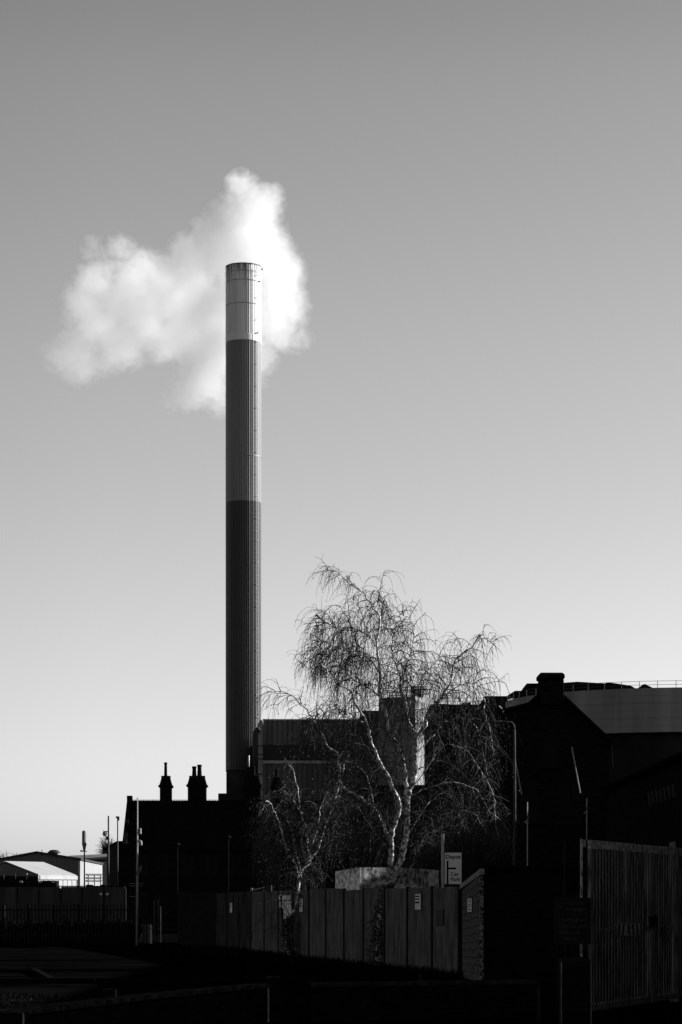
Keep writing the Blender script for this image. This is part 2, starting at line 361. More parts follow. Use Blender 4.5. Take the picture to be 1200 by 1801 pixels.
f_ = mnode('ADD', acc, mnode('MULTIPLY', mnode('SUBTRACT', n2.outputs['Fac'], 0.5), 1.05))
f_ = mnode('SUBTRACT', f_, 0.05)
f_ = mnode('MULTIPLY', f_, mnode('GREATER_THAN', acc, 0.001))
f_ = mnode('MAXIMUM', f_, 0.0)
dens = mnode('MULTIPLY', mnode('POWER', f_, 1.35), 0.42)
t.links.new(dens, pv.inputs['Density'])
me.materials.append(sm)

# ------------------------------------------------------------------ BACKGROUND PLANT
# incinerator hall with ribbed cladding
def ribwall(b, x0, x1, y, z0, z1, pitch=0.5, depth=0.12, y1=None):
    """ribbed wall facing -Y from x0 to x1 (optionally receding to y1)"""
    n = max(2, int(math.hypot(x1-x0, (y1-y) if y1 else 0)/pitch)); pts = []
    y1 = y if y1 is None else y1
    dx, dy = (x1-x0), (y1-y); l = math.hypot(dx, dy); nx_, ny_ = dy/l, -dx/l
    for i in range(n):
        for f, d in ((0, 0), (.6, 0), (.7, depth), (.9, depth)):
            tt = (i+f)/n; pts.append((x0+dx*tt-nx_*d, y+dy*tt-ny_*d))
    pts.append((x1, y1))
    vs = [(p[0], p[1], z0) for p in pts]+[(p[0], p[1], z1) for p in pts]; m_ = len(pts)
    return b.add(vs, [(i, i+1, m_+i+1, m_+i) for i in range(m_-1)])
IY = 300.0; ix0, ix1 = PX(463, IY), PX(650, IY); izt = PZ(1267, IY)
hall = thing('incinerator_hall', ((ix0+ix1)/2, IY+20, 0), 'grey ribbed industrial hall right beside the chimney foot behind the birches', 'industrial building')
MB().bx(ix0+.02, ix1, IY+.4, IY+40, 0, izt-.3).build('core', M['clad_dark'], hall)
b = MB(); ribwall(b, ix0, ix1, IY, PZ(1310, IY), izt, .62, .14); b.build('upper_cladding', M['clad_grey'], hall)
MB().bx(ix0, ix1, IY+.05, IY+.4, PZ(1338, IY), PZ(1310, IY)-.01).build('window_band', M['clad_dark'], hall)
MB().bx(ix0, ix1, IY-.25, IY+.39, PZ(1343, IY), PZ(1338, IY)-.01).build('ledge', M['clad_pale'], hall)
b = MB(); ribwall(b, ix0, ix1, IY+.02, PZ(1360, IY), PZ(1343, IY)-.02, .62, .14); b.build('middle_cladding', M['clad_grey'], hall)
b = MB(); ribwall(b, ix0, ix1, IY-.1, 0, PZ(1360, IY)-.02, .62, .14); b.build('lower_cladding', M['clad_grey'], hall)
MB().bx(ix0-.05, ix1, IY-.15, IY+.3, izt, izt+.15).build('roof_edge', M['clad_pale'], hall)
# lean left end bay with sloped top
ex0 = PX(448, IY)
MB().prism([(ix0-.03, IY+.1, 0), (ex0, IY+3, 0), (ex0, IY+3, PZ(1282, IY)), (PX(457, IY), IY+1.2, PZ(1264, IY)), (ix0-.03, IY+.1, PZ(1268, IY))], (0, 6, 0)).build('end_bay', M['ware'], hall)
for py in (1312, 1327, 1335, 1362, 1388): MB().bx(ex0-.05, ix0-.06, IY-.12, IY+.05, PZ(py+1, IY), PZ(py-1, IY)).build('pipe_bracket', M['darksteel'], hall)
dx_ = PX(450, IY-1)
MB().tube([P(458, 1283, IY-1), P(453, 1284, IY-1), P(450.5, 1288, IY-1), P(449.5, 1296, IY-1), P(449.5, 1330, IY-1), P(450, 1362, IY-1)], [.35, .36, .36, .36, .34, .30], 10).build('duct', M['darksteel'], hall, smooth=True)
MB().bx(PX(455, IY-.5), PX(457, IY-.5), IY-.6, IY-.45, PZ(1312, IY), PZ(1292, IY)).build('vent_panel', M['clad_pale'], hall)
# step block between hall and tower
blk = MB(); SY = 290.0
blk.bx(PX(634, SY), PX(668, SY), SY, SY+25, 0, PZ(1250, SY))
tag(blk.build('plant_block', M['darkconc'], None), 'dark plant block filling the gap left of the white stair tower', 'industrial building')
# white rotated tower
TY = 280.0
tw = thing('stair_tower', (PX(728, TY), TY+4, 0), 'tall square tower behind the big birch, bright white on its sunlit side', 'tower')
c0 = Vector((PX(731, TY), TY)); ang = math.atan2(0.88, 0.475)
rd = Vector((0.475, 0.88)).normalized(); ld = Vector((-0.88, 0.475)).normalized()
wr = (PX(756.5, TY)-PX(731, TY))/rd.x*1.04; wl = (PX(731, TY)-PX(668, TY))/(-ld.x)*1.02
ztp = PZ(1225, TY)
q = [c0, c0+rd*wr, c0+rd*wr+ld*wl, c0+ld*wl]
MB().prism([(v.x, v.y, 0) for v in q], (0, 0, ztp)).build('tower_body', M['white_tower'], tw)
b = MB()
for a_, c_ in ((0, 1), (1, 2), (2, 3), (3, 0)):
    A, C_ = q[a_], q[c_]
    for hh in (.55, 1.1): b.tube([(A.x, A.y, ztp+hh), (C_.x, C_.y, ztp+hh)], .04, 4)
    for i in range(5):
        p_ = A.lerp(C_, i/4); b.tube([(p_.x, p_.y, ztp), (p_.x, p_.y, ztp+1.1)], .04, 4)
b.build('railing', M['darksteel'], tw)
b = MB(); gx0, gx1 = PX(724, TY+1), PX(745, TY+1)
for i in range(6):
    xx = gx0+(gx1-gx0)*i/5; b.tube([(xx, TY+1, ztp), (xx, TY+1, PZ(1206, TY))], .05, 4); b.tube([(xx, TY+2.5, ztp), (xx, TY+2.5, PZ(1206, TY))], .05, 4)
for i in range(5):
    zz = ztp+(PZ(1206, TY)-ztp)*i/4; b.tube([(gx0, TY+1, zz), (gx1, TY+1, zz)], .05, 4); b.tube([(gx0, TY+2.5, zz), (gx1, TY+2.5, zz)], .05, 4)
b.bx(gx0+.3, gx1-.2, TY+1.2, TY+2.3, ztp, ztp+1.0)
b.build('roof_cage', M['darksteel'], tw)
# dark process building right of tower
RY = 250.0
pb = thing('process_building', (PX(808, RY), RY+10, 0), 'dark flat-topped plant building with thin roof railing right of the white tower', 'industrial building')
b = MB(); ribwall(b, PX(757, RY), PX(856, RY), RY, 0, PZ(1239, RY), .6, .12); b.build('front_cladding', M['soot'], pb)
MB().bx(PX(757, RY), PX(856, RY), RY+.15, RY+18, 0, PZ(1239, RY)-.02).build('core', M['soot'], pb)
b = MB(); zt = PZ(1239, RY)
for hh in (.35, .7): b.tube([(PX(757, RY), RY+.3, zt+hh), (PX(856, RY), RY+.3, zt+hh)], .022, 4)
for i in range(12):
    xx = PX(757+99*i/11, RY); b.tube([(xx, RY+.3, zt-.05), (xx, RY+.3, zt+.7)], .022, 4)
b.build('railing', M['galv'], pb)
for x_, w_, h_ in ((816, 15, 6), (775, 20, 3), (849, 8, 5)): MB().bx(PX(x_, RY), PX(x_+w_, RY), RY+2, RY+5, zt-.05, zt+h_*RY/F).build('roof_unit', M['sootstone'], pb)
# low dark shed hiding the foot of the tower
LY = 205.0
ls = thing('low_shed', (PX(745, LY), LY+6, 0), 'long low dark shed hiding the foot of the white tower', 'shed')
MB().bx(PX(630, LY), PX(880, LY), LY, LY+14, 0, PZ(1384, LY)).build('wall', M['soot'], ls)
MB().bx(PX(627, LY), PX(883, LY), LY-.3, LY+14.3, PZ(1384, LY), PZ(1381, LY)).build('roof', M['slate'], ls)
# dark block beside tank
DY = 170.0
db = thing('hopper_block', (PX(874, DY), DY+4, 0), 'black block with a pale diagonal brace between the plant and the round tank', 'industrial building')
MB().bx(PX(855, DY), PX(894, DY), DY, DY+8, 0, PZ(1227, DY)).build('body', M['soot'], db)
MB().bx(PX(853, DY), PX(896, DY), DY-.3, DY+8.3, PZ(1227, DY), PZ(1225, DY)).build('roof', M['slate'], db)
MB().tube([P(878, 1242, DY-.2), P(892, 1255, DY-.2)], .06, 6).build('brace', M['galv'], db)

# round tank
KY = 155.0; KX = PX(1180, KY); KR = 290/F*KY
tk = thing('storage_tank', (KX, KY, 0), 'huge round grey steel tank with horizontal seams behind the black gabled house', 'storage tank')
zf = PZ(1212, KY-KR*.9); zk0 = PZ(1291, KY-KR*.9)
n_rows = 6
for i in range(n_rows):
    a0 = zk0+(zf-zk0)*i/n_rows; a1 = zk0+(zf-zk0)*(i+1)/n_rows
    rr_ = KR+(.0 if i % 2 else .012)
    MB().lathe((KX, KY, 0), [(rr_-.25, a0+.012), (rr_, a0+.012), (rr_, a1), (rr_-.25, a1)], 128).build('shell_course', M['tank'], tk)
    MB().lathe((KX, KY, 0), [(KR-.2, a1-.006), (KR+.02, a1-.006), (KR+.02, a1+.006), (KR-.2, a1+.006)], 128).build('seam_ring', M['tank'], tk)
MB().lathe((KX, KY, 0), [(KR-.5, 0), (KR-.5, zk0), (KR+.08, zk0), (KR+.08, zk0+.05), (KR-.3, zk0+.05)], 96).build('tank_foot', M['tank_base'], tk)
# stepped dark roof plates on the tank (folded roof truss ends)
b = MB()
def plate(x0, x1, ya, yb, Y, th=3.0):
    zb_ = PZ(1222, Y)
    MB().prism([(PX(x0, Y), Y, zb_), (PX(x1, Y), Y, zb_), (PX(x1, Y), Y, PZ(yb, Y)), (PX(x0, Y), Y, PZ(ya, Y))], (0, th, 0)).build('roof_plate', M['slate'], tk)
plate(895, 906, 1226, 1215, 157); plate(906, 921, 1215, 1215, 157.1); plate(921, 927, 1211, 1202, 156.8); plate(927, 947, 1202, 1202, 156.9)
plate(990, 1016, 1201, 1199, 156); plate(1016, 1064, 1199, 1202, 156.1)
plate(1066, 1071, 1201, 1200, 154); plate(1071, 1110, 1200, 1206, 154.1); plate(1110, 1117, 1206, 1210, 154.2); plate(1131, 1135, 1204, 1203, 153); plate(1135, 1151, 1203, 1211, 153.1)
b = MB(); NP = 30
for i in range(NP):
    a = math.pi+math.pi*i/NP; p_ = (KX+(KR-.1)*math.cos(a), KY+(KR-.1)*math.sin(a))
    a2 = math.pi+math.pi*(i+1)/NP; p2 = (KX+(KR-.1)*math.cos(a2), KY+(KR-.1)*math.sin(a2))
    b.tube([(*p_, zf), (*p_, zf+.42)], .018, 4)
    for hh in (.2, .42): b.tube([(*p_, zf+hh), (*p2, zf+hh)], .012, 4)
b.build('railing', M['frame2'], tk)
b = MB(); a = R(180+38); p_ = Vector((KX+(KR+.2)*math.cos(a), KY+(KR+.2)*math.sin(a), 0)); tg = Vector((-math.sin(a), math.cos(a), 0))
for s_ in (-.25, .25): b.tube([p_+tg*s_+Vector((0, 0, zk0)), p_+tg*s_+Vector((0, 0, zf+.6))], .025, 4)
for i in range(12): b.tube([p_-tg*.25+Vector((0, 0, zk0+.3*i)), p_+tg*.25+Vector((0, 0, zk0+.3*i))], .015, 4)
b.build('ladder', M['darksteel'], tk)

# ------------------------------------------------------------------ RIGHT HOUSE (black gable with big chimney)
HY = 98.0
gh = thing('gabled_house', (PX(975, HY), HY+5, 0), 'black gabled brick house with one massive capped chimney at its ridge', 'house')
xr = PX(1072, HY); xa = PX(968, HY); xl = PX(893, HY); xll = PX(858, HY)
prof = [(xll, HY, 0), (xr, HY, 0), (xr, HY, PZ(1306, HY)), (xa, HY, PZ(1207, HY)), (PX(930, HY), HY, PZ(1241, HY)), (xl, HY, PZ(1257, HY)), (xll, HY, PZ(1259, HY))]
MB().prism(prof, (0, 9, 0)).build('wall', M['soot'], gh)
def slab(b, A, B_, Y0, Y1, th, over=0.0):
    A = Vector(A); B_ = Vector(B_); d = (B_-A).normalized(); n_ = Vector((-d.y, d.x))
    if n_.y < 0: n_ = -n_
    pts = [A, B_, B_+n_*th, A+n_*th]
    b.prism([(p.x, Y0, p.y) for p in pts], (0, Y1-Y0, 0))
b = MB(); slab(b, (xa, PZ(1206, HY)), (PX(1075, HY), PZ(1307, HY)), HY-.25, HY+9.3, .10)
slab(b, (PX(930, HY), PZ(1240.5, HY)), (xa-.02, PZ(1206, HY)), HY-.25, HY+9.3, .10)
slab(b, (PX(855, HY), PZ(1259, HY)), (PX(929.5, HY), PZ(1240.5, HY)), HY-.25, HY+9.3, .10)
rf = b.build('roof', M['slate'], gh)
ch = MB(); z0 = PZ(1240, HY)
ch.bx(PX(949, HY), PX(991, HY), HY-.3, HY+.8, z0, PZ(1196, HY)).build('chimney', M['soot'], rf, bevel=.03)
MB().bx(PX(946.5, HY), PX(992.5, HY), HY-.42, HY+.92, PZ(1195.5, HY), PZ(1186.5, HY)).build('chimney_cap', M['sootstone'], rf, bevel=.06)
MB().prism([(PX(948, HY), HY-.35, PZ(1186.5, HY)), (PX(991, HY), HY-.35, PZ(1186.5, HY)), (PX(988, HY), HY-.3, PZ(1184.2, HY)), (PX(951, HY), HY-.3, PZ(1184.2, HY))], (0, 1.2, 0)).build('chimney_cap', M['sootstone'], rf)
MB().tube([P(1073, 1306, HY-.15), P(1076, 1310, HY-.15), P(1076, 1316, HY-.15), P(1077, 1350, HY-.15)], .05, 6).build('downpipe', M['slate'], gh)
MB().tube([(PX(1075, HY)+.05, HY-.2, PZ(1309, HY)), (PX(1075, HY)+.05, HY+9, PZ(1309, HY))], .07, 6).build('gutter', M['slate'], gh)
def window(parent, x, y, z, w_, h_, arch=True, m=None):
    f = MB(); fr = .09
    f.bx(x-w_/2-fr, x-w_/2, y-.03, y+.05, z, z+h_); f.bx(x+w_/2, x+w_/2+fr, y-.03, y+.05, z, z+h_)
    f.bx(x-w_/2-fr, x+w_/2+fr, y-.03, y+.05, z+h_, z+h_+fr); f.bx(x-.03, x+.03, y-.028, y+.03, z, z+h_); f.bx(x-w_/2, x+w_/2, y-.026, y+.03, z+h_*.5-.03, z+h_*.5+.03)
    wd = f.build('window', M['frame'], parent)
    MB().bx(x-w_/2, x+w_/2, y-.012, y+.02, z, z+h_).build('pane', M['blackwin'], wd)
    MB().bx(x-w_/2-fr-.1, x+w_/2+fr+.1, y-.12, y+.04, z-.14, z-.005).build('sill', m or M['sootstone'], wd)
    return wd
for px_ in (925, 1005):
    window(gh, PX(px_, HY), HY, 5.0, .9, 1.5)
    window(gh, PX(px_, HY), HY, 1.6, .9, 1.7)
window(gh, PX(968, HY), HY, 7.3, .5, .8)

# ------------------------------------------------------------------ DEPOT BUILDING on the right (eaves line seen rising towards the edge)
dp = thing('depot_building', (17.3, 50, 0), 'long low dark depot building running along the right edge of the view', 'depot building')
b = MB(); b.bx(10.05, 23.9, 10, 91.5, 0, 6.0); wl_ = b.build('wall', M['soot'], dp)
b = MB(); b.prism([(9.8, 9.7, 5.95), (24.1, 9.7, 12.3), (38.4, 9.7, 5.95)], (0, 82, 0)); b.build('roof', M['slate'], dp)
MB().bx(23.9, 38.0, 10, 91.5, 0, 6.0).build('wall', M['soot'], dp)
MB().tube([(9.75, 9.7, 5.93), (9.75, 91.7, 5.93)], .07, 6).build('gutter', M['slate'], dp)
for i in range(7):
    y_ = 72.5+i*.95
    b = MB(); b.prism([(9.99, y_, 4.85), (9.99, y_+.18, 4.85), (9.99, y_+.50, 5.25), (9.99, y_+.32, 5.25)], (.08, 0, 0)); b.build('vent_slat', M['frame2'], dp)
for i in range(9):
    y_ = 36+i*6
    wf = MB().bx(10.0, 10.12, y_, y_+1.6, 2.0, 3.6).build('window', M['frame'], dp)
    MB().bx(9.985, 10.13, y_+.1, y_+1.5, 2.1, 3.5).build('pane', M['blackwin'], wf)

# ------------------------------------------------------------------ VICTORIAN HOUSE (left, black, ornate chimneys)
VY = 165.0
vh = thing('victorian_house', (PX(430, VY), VY+5, 0), 'long black Victorian brick building with four ornate flared chimneys', 'house')
vx0, vx1 = PX(217, VY), PX(640, VY); vr = PZ(1409, VY+4); ve = 5.6
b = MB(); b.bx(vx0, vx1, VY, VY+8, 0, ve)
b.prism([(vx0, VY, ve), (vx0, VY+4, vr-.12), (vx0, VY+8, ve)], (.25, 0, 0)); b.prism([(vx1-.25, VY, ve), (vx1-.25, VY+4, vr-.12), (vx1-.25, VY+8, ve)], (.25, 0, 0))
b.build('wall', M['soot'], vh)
b = MB(); b.prism([(vx0+.27, VY-.3, ve-.25), (vx0+.27, VY+4, vr), (vx0+.27, VY+8.3, ve-.25), (vx0+.27, VY+4, vr-.35)], (vx1-vx0-.54, 0, 0)); vroof = b.build('roof', M['slate'], vh)
b = MB(); n = 150
for i in range(n):
    xx = vx0+.3+(vx1-vx0-.6)*i/n; wv = (vx1-vx0)/n
    b.box((xx, VY+4, vr+.035), (wv*.45, .10, .13)); b.box((xx+wv/2, VY+4, vr+.0), (wv*.5, .10, .05))
b.build('ridge_tiles', M['slate'], vroof)
b = MB(); b.bx(vx0-.08, vx0+.26, VY+3.6, VY+4.4, vr-1.4, PZ(1400, VY+4)); b.prism([(vx0-.06, VY-.2, ve-.2), (vx0-.06, VY+3.7, vr-.1), (vx0-.06, VY+3.7, vr+.22), (vx0-.06, VY-.2, ve+.2)], (.28, 0, 0))
b.build('gable_parapet', M['sootstone'], vh)
b = MB(); b.bx(vx0-.22, vx0-.02, VY+2.0, VY+3.2, 0, PZ(1480, VY)); b.build('buttress', M['soot'], vh)
def ornate(parent, xc, wpx, y, pots, top=1365, corn=1384, base=1412, lit=None, name='chimney'):
    Y = y; u = Y/F; xc_ = PX(xc, Y); hw = wpx/2*u; b = MB()
    zb_, zc, zt_ = PZ(base, Y), PZ(corn, Y), PZ(top, Y)
    prof = [(hw, zb_-1.2), (hw, zc-.12), (hw+2.5*u, zc-.03), (hw+2.8*u, zc+.06), (hw+.5*u, zc+.14), (hw-.6*u, zc+.30), (hw-2.0*u, zc+.52), (hw-2.6*u, zt_-.10), (hw-2.0*u, zt_-.06), (hw-2.3*u, zt_)]
    prof = [(max(p[0], .05), p[1]) for p in prof]
    vs = []; fs = []; dep = .9
    for hw_, z_ in prof:
        e = hw_-hw
        vs += [(xc_-hw_, Y-dep/2-e, z_), (xc_+hw_, Y-dep/2-e, z_), (xc_+hw_, Y+dep/2+e, z_), (xc_-hw_, Y+dep/2+e, z_)]
    for i in range(len(prof)-1):
        for k_ in range(4): fs.append((i*4+k_, i*4+(k_+1) % 4, i*4+4+(k_+1) % 4, i*4+4+k_))
    fs.append((len(prof)*4-4, len(prof)*4-3, len(prof)*4-2, len(prof)*4-1))
    b.add(vs, fs); c = b.build(name, M['soot'], parent)
    for (pxc, ptop, r_) in pots:
        zz = PZ(ptop, Y); rr_ = r_*u
        MB().lathe((PX(pxc, Y), Y, 0), [(rr_*1.15, zt_-.02), (rr_*1.0, zt_+.1), (rr_*.85, zz-.16), (rr_*1.05, zz-.13), (rr_*1.05, zz-.04), (rr_*.8, zz)], 12).build('chimney_pot', M['sootstone'], c)
    return c
ornate(vroof, 292, 20, VY+4, [(291.5, 1341, 2.8)])
ornate(vroof, 347, 32, VY+4, [(341.8, 1348, 3.9), (351, 1345, 4.0)], corn=1383)
c3 = ornate(vroof, 444, 28, VY+4, [(437, 1349, 3.4), (445.5, 1348, 3.8)], corn=1383, top=1364)
MB().tube([P(437.5, 1349, VY+4), P(437.8, 1329, VY+4)], .06, 8).build('flue_pipe', M['galv'], c3, smooth=True)
ornate(vroof, 487, 18, VY+4, [(487, 1352, 3.0)], corn=1386, top=1368)
for i, px_ in enumerate((250, 285, 330, 372, 415, 455, 500, 545, 590)):
    window(vh, PX(px_, VY), VY, 3.6, .8, 1.35); window(vh, PX(px_, VY), VY, .9, .8, 1.5)
    b = MB(); xx = PX(px_, VY)
    pts = [(xx+.62*math.cos(R(a)), VY-.05, 2.35+.35*math.sin(R(a))) for a in range(10, 171, 16)]
    b.tube(pts, .06, 4); b.build('arch_lintel', M['frame'], vh)
# lower wing at the left end
wg = thing('side_wing', (PX(202, VY-6), VY-5, 0), 'small dark outbuilding tucked against the left end of the black house', 'outbuilding')
WY = VY
MB().prism([(PX(188, WY), WY, 0), (PX(217, WY), WY, 0), (PX(217, WY), WY, PZ(1482, WY)), (PX(206, WY), WY, PZ(1482, WY)), (PX(188, WY), WY, PZ(1494, WY))], (0, 6, 0)).build('wall', M['soot'], wg)
MB().prism([(PX(184, WY), WY-.2, PZ(1494, WY)), (PX(206, WY), WY-.2, PZ(1481.5, WY)), (PX(218, WY), WY-.2, PZ(1481.5, WY)), (PX(218, WY), WY-.2, PZ(1479.5, WY)), (PX(206, WY), WY-.2, PZ(1479.5, WY)), (PX(184, WY), WY-.2, PZ(1491.5, WY))], (0, 6.4, 0)).build('roof', M['slate'], wg)
b = MB(); ribwall(b, PX(194, WY), PX(206, WY), WY-.03, PZ(1560, WY), PZ(1487, WY), .12, .03); b.build('wall_panel', M['clad_dark'], wg)

# ------------------------------------------------------------------ WAREHOUSE, MARQUEE (far left)
AY = 205.0
wh = thing('warehouse', (PX(80, AY), AY+15, 0), 'pale ribbed warehouse with low gable and brightly lit side wall at far left', 'warehouse')
xa0, xa1, xar = PX(-20, AY), PX(141, AY), PX(65, AY); ze = PZ(1513.5, AY); zr = PZ(1501, AY)
b = MB(); b.prism([(xa0, AY, 0), (xa1, AY, 0), (xa1, AY, ze), (xar, AY, zr), (xa0, AY, PZ(1517, AY))], (PX(180, AY+23)-xa1, 23, 0)); b.build('wall', M['ware'], wh)
b = MB(); n = 34
for i in range(n):
    xx = xa0+(xa1-xa0)*i/n; zz = zr-(abs(xx-xar)/(xa1-xar) if xx > xar else abs(xx-xar)/(xar-xa0)*1.15)*(zr-ze)
    b.bx(xx, xx+.08, AY-.08, AY-.002, 0, zz-.05)
b.build('cladding_ribs', M['clad_grey'], wh)
b = MB(); th = .18; d_ = PX(180, AY+23)-xa1
for A, B_ in (((xa0, PZ(1517, AY)), (xar, zr)), ((xar, zr), (xa1+.1, ze))):
    b.prism([(A[0], AY-.2, A[1]), (B_[0], AY-.2, B_[1]), (B_[0], AY-.2, B_[1]+th), (A[0], AY-.2, A[1]+th)], (d_, 23.4, 0))
b.build('roof', M['clad_dark'], wh)
b = MB(); b.lathe(P(95, 1504, AY+1), [(.32, -.3), (.32, .12), (.55, .16), (.55, .26), (.42, .3), (.42, .38), (.2, .44)], 14); b.build('roof_vent', M['darksteel'], wh)
MB().tube([P(74.5, 1502, AY), P(74.5, 1494, AY)], .06, 5).build('roof_mast', M['galv'], wh)
b = MB()
for px_ in (150, 161, 172):
    Yk = AY+ (px_-141)/39*23-.2; X_ = PX(px_, Yk)+.15; b.tube([(X_, Yk, 0), (X_, Yk, PZ(1538, Yk))], .06, 4)
for py in (1538, 1544, 1549): b.tube([P(150, py, AY+5.3), P(177, py, AY+21.2)], .07, 4)
for v in b.v: v.x += .12
b.build('wall_railing', M['clad_grey'], wh)
wb = thing('back_warehouse', (PX(150, 250), 260, 0), 'grey roofed shed rising behind the pale warehouse', 'shed')
BY = 250.0
MB().bx(PX(99, BY), PX(184, BY), BY+4, BY+20, 0, PZ(1514, BY)).build('wall', M['ware'], wb)
b = MB(); b.prism([(PX(99, BY), BY+3.5, PZ(1514, BY)), (PX(99, BY), BY+12, PZ(1501, BY)), (PX(99, BY), BY+20, PZ(1514, BY))], (PX(184, BY)-PX(99, BY), 0, .25)); b.build('roof', M['clad_grey'], wb)

MQ = 172.0
mq = thing('marquee', (PX(72, MQ), MQ+8, 0), 'white gabled marquee tent with sunlit roof in front of the pale warehouse', 'marquee')
C0 = P(68, 1540, MQ); C1 = P(134, 1541, MQ+15); C2 = P(-52, 1540, MQ+1); R0 = P(8, 1516.5, MQ+1); R1 = P(76, 1518, MQ+16)
C3 = C2+(C1-C0)
def quadslab(b, pts, th):
    pts = [Vector(p) for p in pts]; n_ = (pts[1]-pts[0]).cross(pts[2]-pts[0]).normalized()
    if n_.z < 0: n_ = -n_
    b.prism(pts, n_*th)
b = MB(); quadslab(b, [C0, C1, R1, R0], .08); b.build('roof_slope', M['canvas'], mq)
b = MB(); quadslab(b, [C2, R0, R1, C3], .08); b.build('roof_slope', M['canvas'], mq)
b = MB(); b.prism([C0-Vector((.05, 0, 0)), R0-Vector((0, 0, .08)), C2], Vector((.1, .9, 0))); b.build('gable_end', M['clad_grey'], mq)  # shaded gable of the white tent, its shade painted as grey
dn = lambda p, z_: Vector((p.x, p.y, z_))
b = MB(); b.prism([C0, C1, C1-Vector((0, 0, .28)), C0-Vector((0, 0, .28))], Vector((.12, -.01, 0))); b.build('valance', M['canvas'], mq)
n = 8; b = MB()
for i in range(n):
    A = C0.lerp(C1, i/n+.008); B_ = C0.lerp(C1, (i+1)/n-.008); b.prism([dn(A, .02), dn(B_, .02), dn(B_, C0.z-.02), dn(A, C0.z-.02)], Vector((-.08, 0, 0)))
b.build('side_wall', M['canvas'], mq)
for i in range(n+1):
    A = C0.lerp(C1, i/n); MB().tube([dn(A, 0), dn(A, C0.z)], .07, 6).build('pole', M['galv'], mq)
b = MB(); b.prism([dn(C0, .02), dn(C2, .02), dn(C2, C2.z-.05), dn(C0, C0.z-.05)], Vector((0, .1, 0))); b.build('end_wall', M['soot'], mq)  # tent wall in shade, painted near black
for i in range(7):
    A = C0.lerp(C2, i/6)+Vector((0, -.1, 0)); MB().tube([A+Vector((0, 0, .15)), A-Vector((0, 0, .25))], .035, 4).build('guy_hook', M['galv'], mq)

# lorry parked in front of the marquee, seen above the wall
TRY = 150.0
lr = thing('box_lorry', (PX(62, TRY), TRY+1, 0), 'dark lorry parked before the marquee, only its top above the wall', 'lorry')
MB().bx(PX(70, TRY), PX(96.5, TRY), TRY, TRY+2.3, .6, PZ(1549, TRY)).build('box_body', M['soot'], lr, bevel=.03)
MB().bx(PX(44, TRY), PX(69.5, TRY), TRY, TRY+2.3, .6, PZ(1551, TRY)).build('box_body', M['soot'], lr, bevel=.03)
MB().prism([(PX(26, TRY), TRY, .5), (PX(43, TRY), TRY, .5), (PX(43, TRY), TRY, PZ(1552, TRY)), (PX(30, TRY), TRY, PZ(1553, TRY)), (PX(26, TRY), TRY, PZ(1560, TRY))], (0, 2.2, 0)).build('cab', M['soot'], lr, bevel=.05)
for px_ in (33, 58, 64, 88): MB().tube([(PX(px_, TRY), TRY-.02, .45), (PX(px_, TRY), TRY+.3, .45)], .45, 16).build('wheel', M['fencedark'], lr)
for (x_, y_) in ((37, 1551), (71, 1551), (94, 1551)): MB().box(tuple(P(x_, y_, TRY-.05)), (.18, .05, .12)).build('marker_lamp', M['galv'], lr)
sk = thing('equipment_crate', (PX(160, TRY), TRY, 0), 'dark heap of equipment in front of the lit warehouse wall', 'equipment')
for (a_, c_, h_) in ((151, 160, 1556), (158, 166, 1558), (167, 176, 1559), (176, 182, 1556), (136, 150, 1560)):
    MB().bx(PX(a_, TRY), PX(c_, TRY), TRY, TRY+1.5, 0, PZ(h_, TRY)).build('crate', M['soot'], sk, bevel=.05)

# ------------------------------------------------------------------ LEFT CONCRETE WALL and PALISADE
WLY = 106.0
cw = thing('concrete_wall', (PX(110, WLY), WLY, 0), 'stained grey concrete panel wall running left behind the spiked railings', 'wall')
hw_ = PZ(1560.5, WLY); step = 38.1; xs = [-46+step*i for i in range(8)]
for i in range(7):
    MB().bx(PX(xs[i]+1.0, WLY), PX(xs[i+1]-1.0, WLY), WLY, WLY+.12, 0, hw_+(.0 if i % 2 else .015)).build('panel', M['wallconc'], cw)
for i in range(8): MB().bx(PX(xs[i]-1.0, WLY)+.002, PX(xs[i]+1.0, WLY)-.002, WLY-.06, WLY+.16, 0, hw_-.05).build('post', M['fencedark'], cw)
MB().bx(PX(-46, WLY), PX(221, WLY), WLY-.04, WLY+.17, hw_+.02, hw_+.06).build('coping', M['soot'], cw)
for px_ in (178, 189): MB().lathe(tuple(P(px_, 1573, WLY-.1)), [(.05, -.05), (.07, 0), (.05, .05)], 10).build('wall_reflector', M['paper'], cw)
PLY = 100.0
pl = thing('palisade_fence', (PX(110, PLY), PLY, 0), 'dark spiked palisade railings standing before the concrete wall', 'fence')
px_ = -40.0
def pale(b, x, y, h, wd=.055):
    b.prism([(x-wd/2, y, .05), (x+wd/2, y, .05), (x+wd/2, y, h-.07), (x, y, h+.03), (x-wd/2, y, h-.07)], (0, .012, 0))
for s_ in range(6):
    b = MB(); a_ = -38+s_*44
    x = a_
    while x < min(a_+44, 227): pale(b, PX(x, PLY), PLY, 1.66); x += 6.1
    b.bx(PX(a_, PLY), PX(min(a_+43.6, 227), PLY), PLY+.015, PLY+.05, 1.36, 1.42); b.bx(PX(a_, PLY), PX(min(a_+43.6, 227), PLY), PLY+.015, PLY+.05, .3, .36)
    b.build('railing_panel', M['palisade'], pl)
    MB().bx(PX(a_, PLY)-.05, PX(a_, PLY)+.05, PLY+.06, PLY+.16, 0, 1.6).build('post', M['palisade'], pl)

def wall_foot_shade(rr): return rr.uniform(-16, -8.6), rr.uniform(100.4, 105)
blades('grass', wall_foot_shade, 9000, 0.3, 1.05, M['slate'], 9)  # near-black blades added to stand for the shade at the wall foot
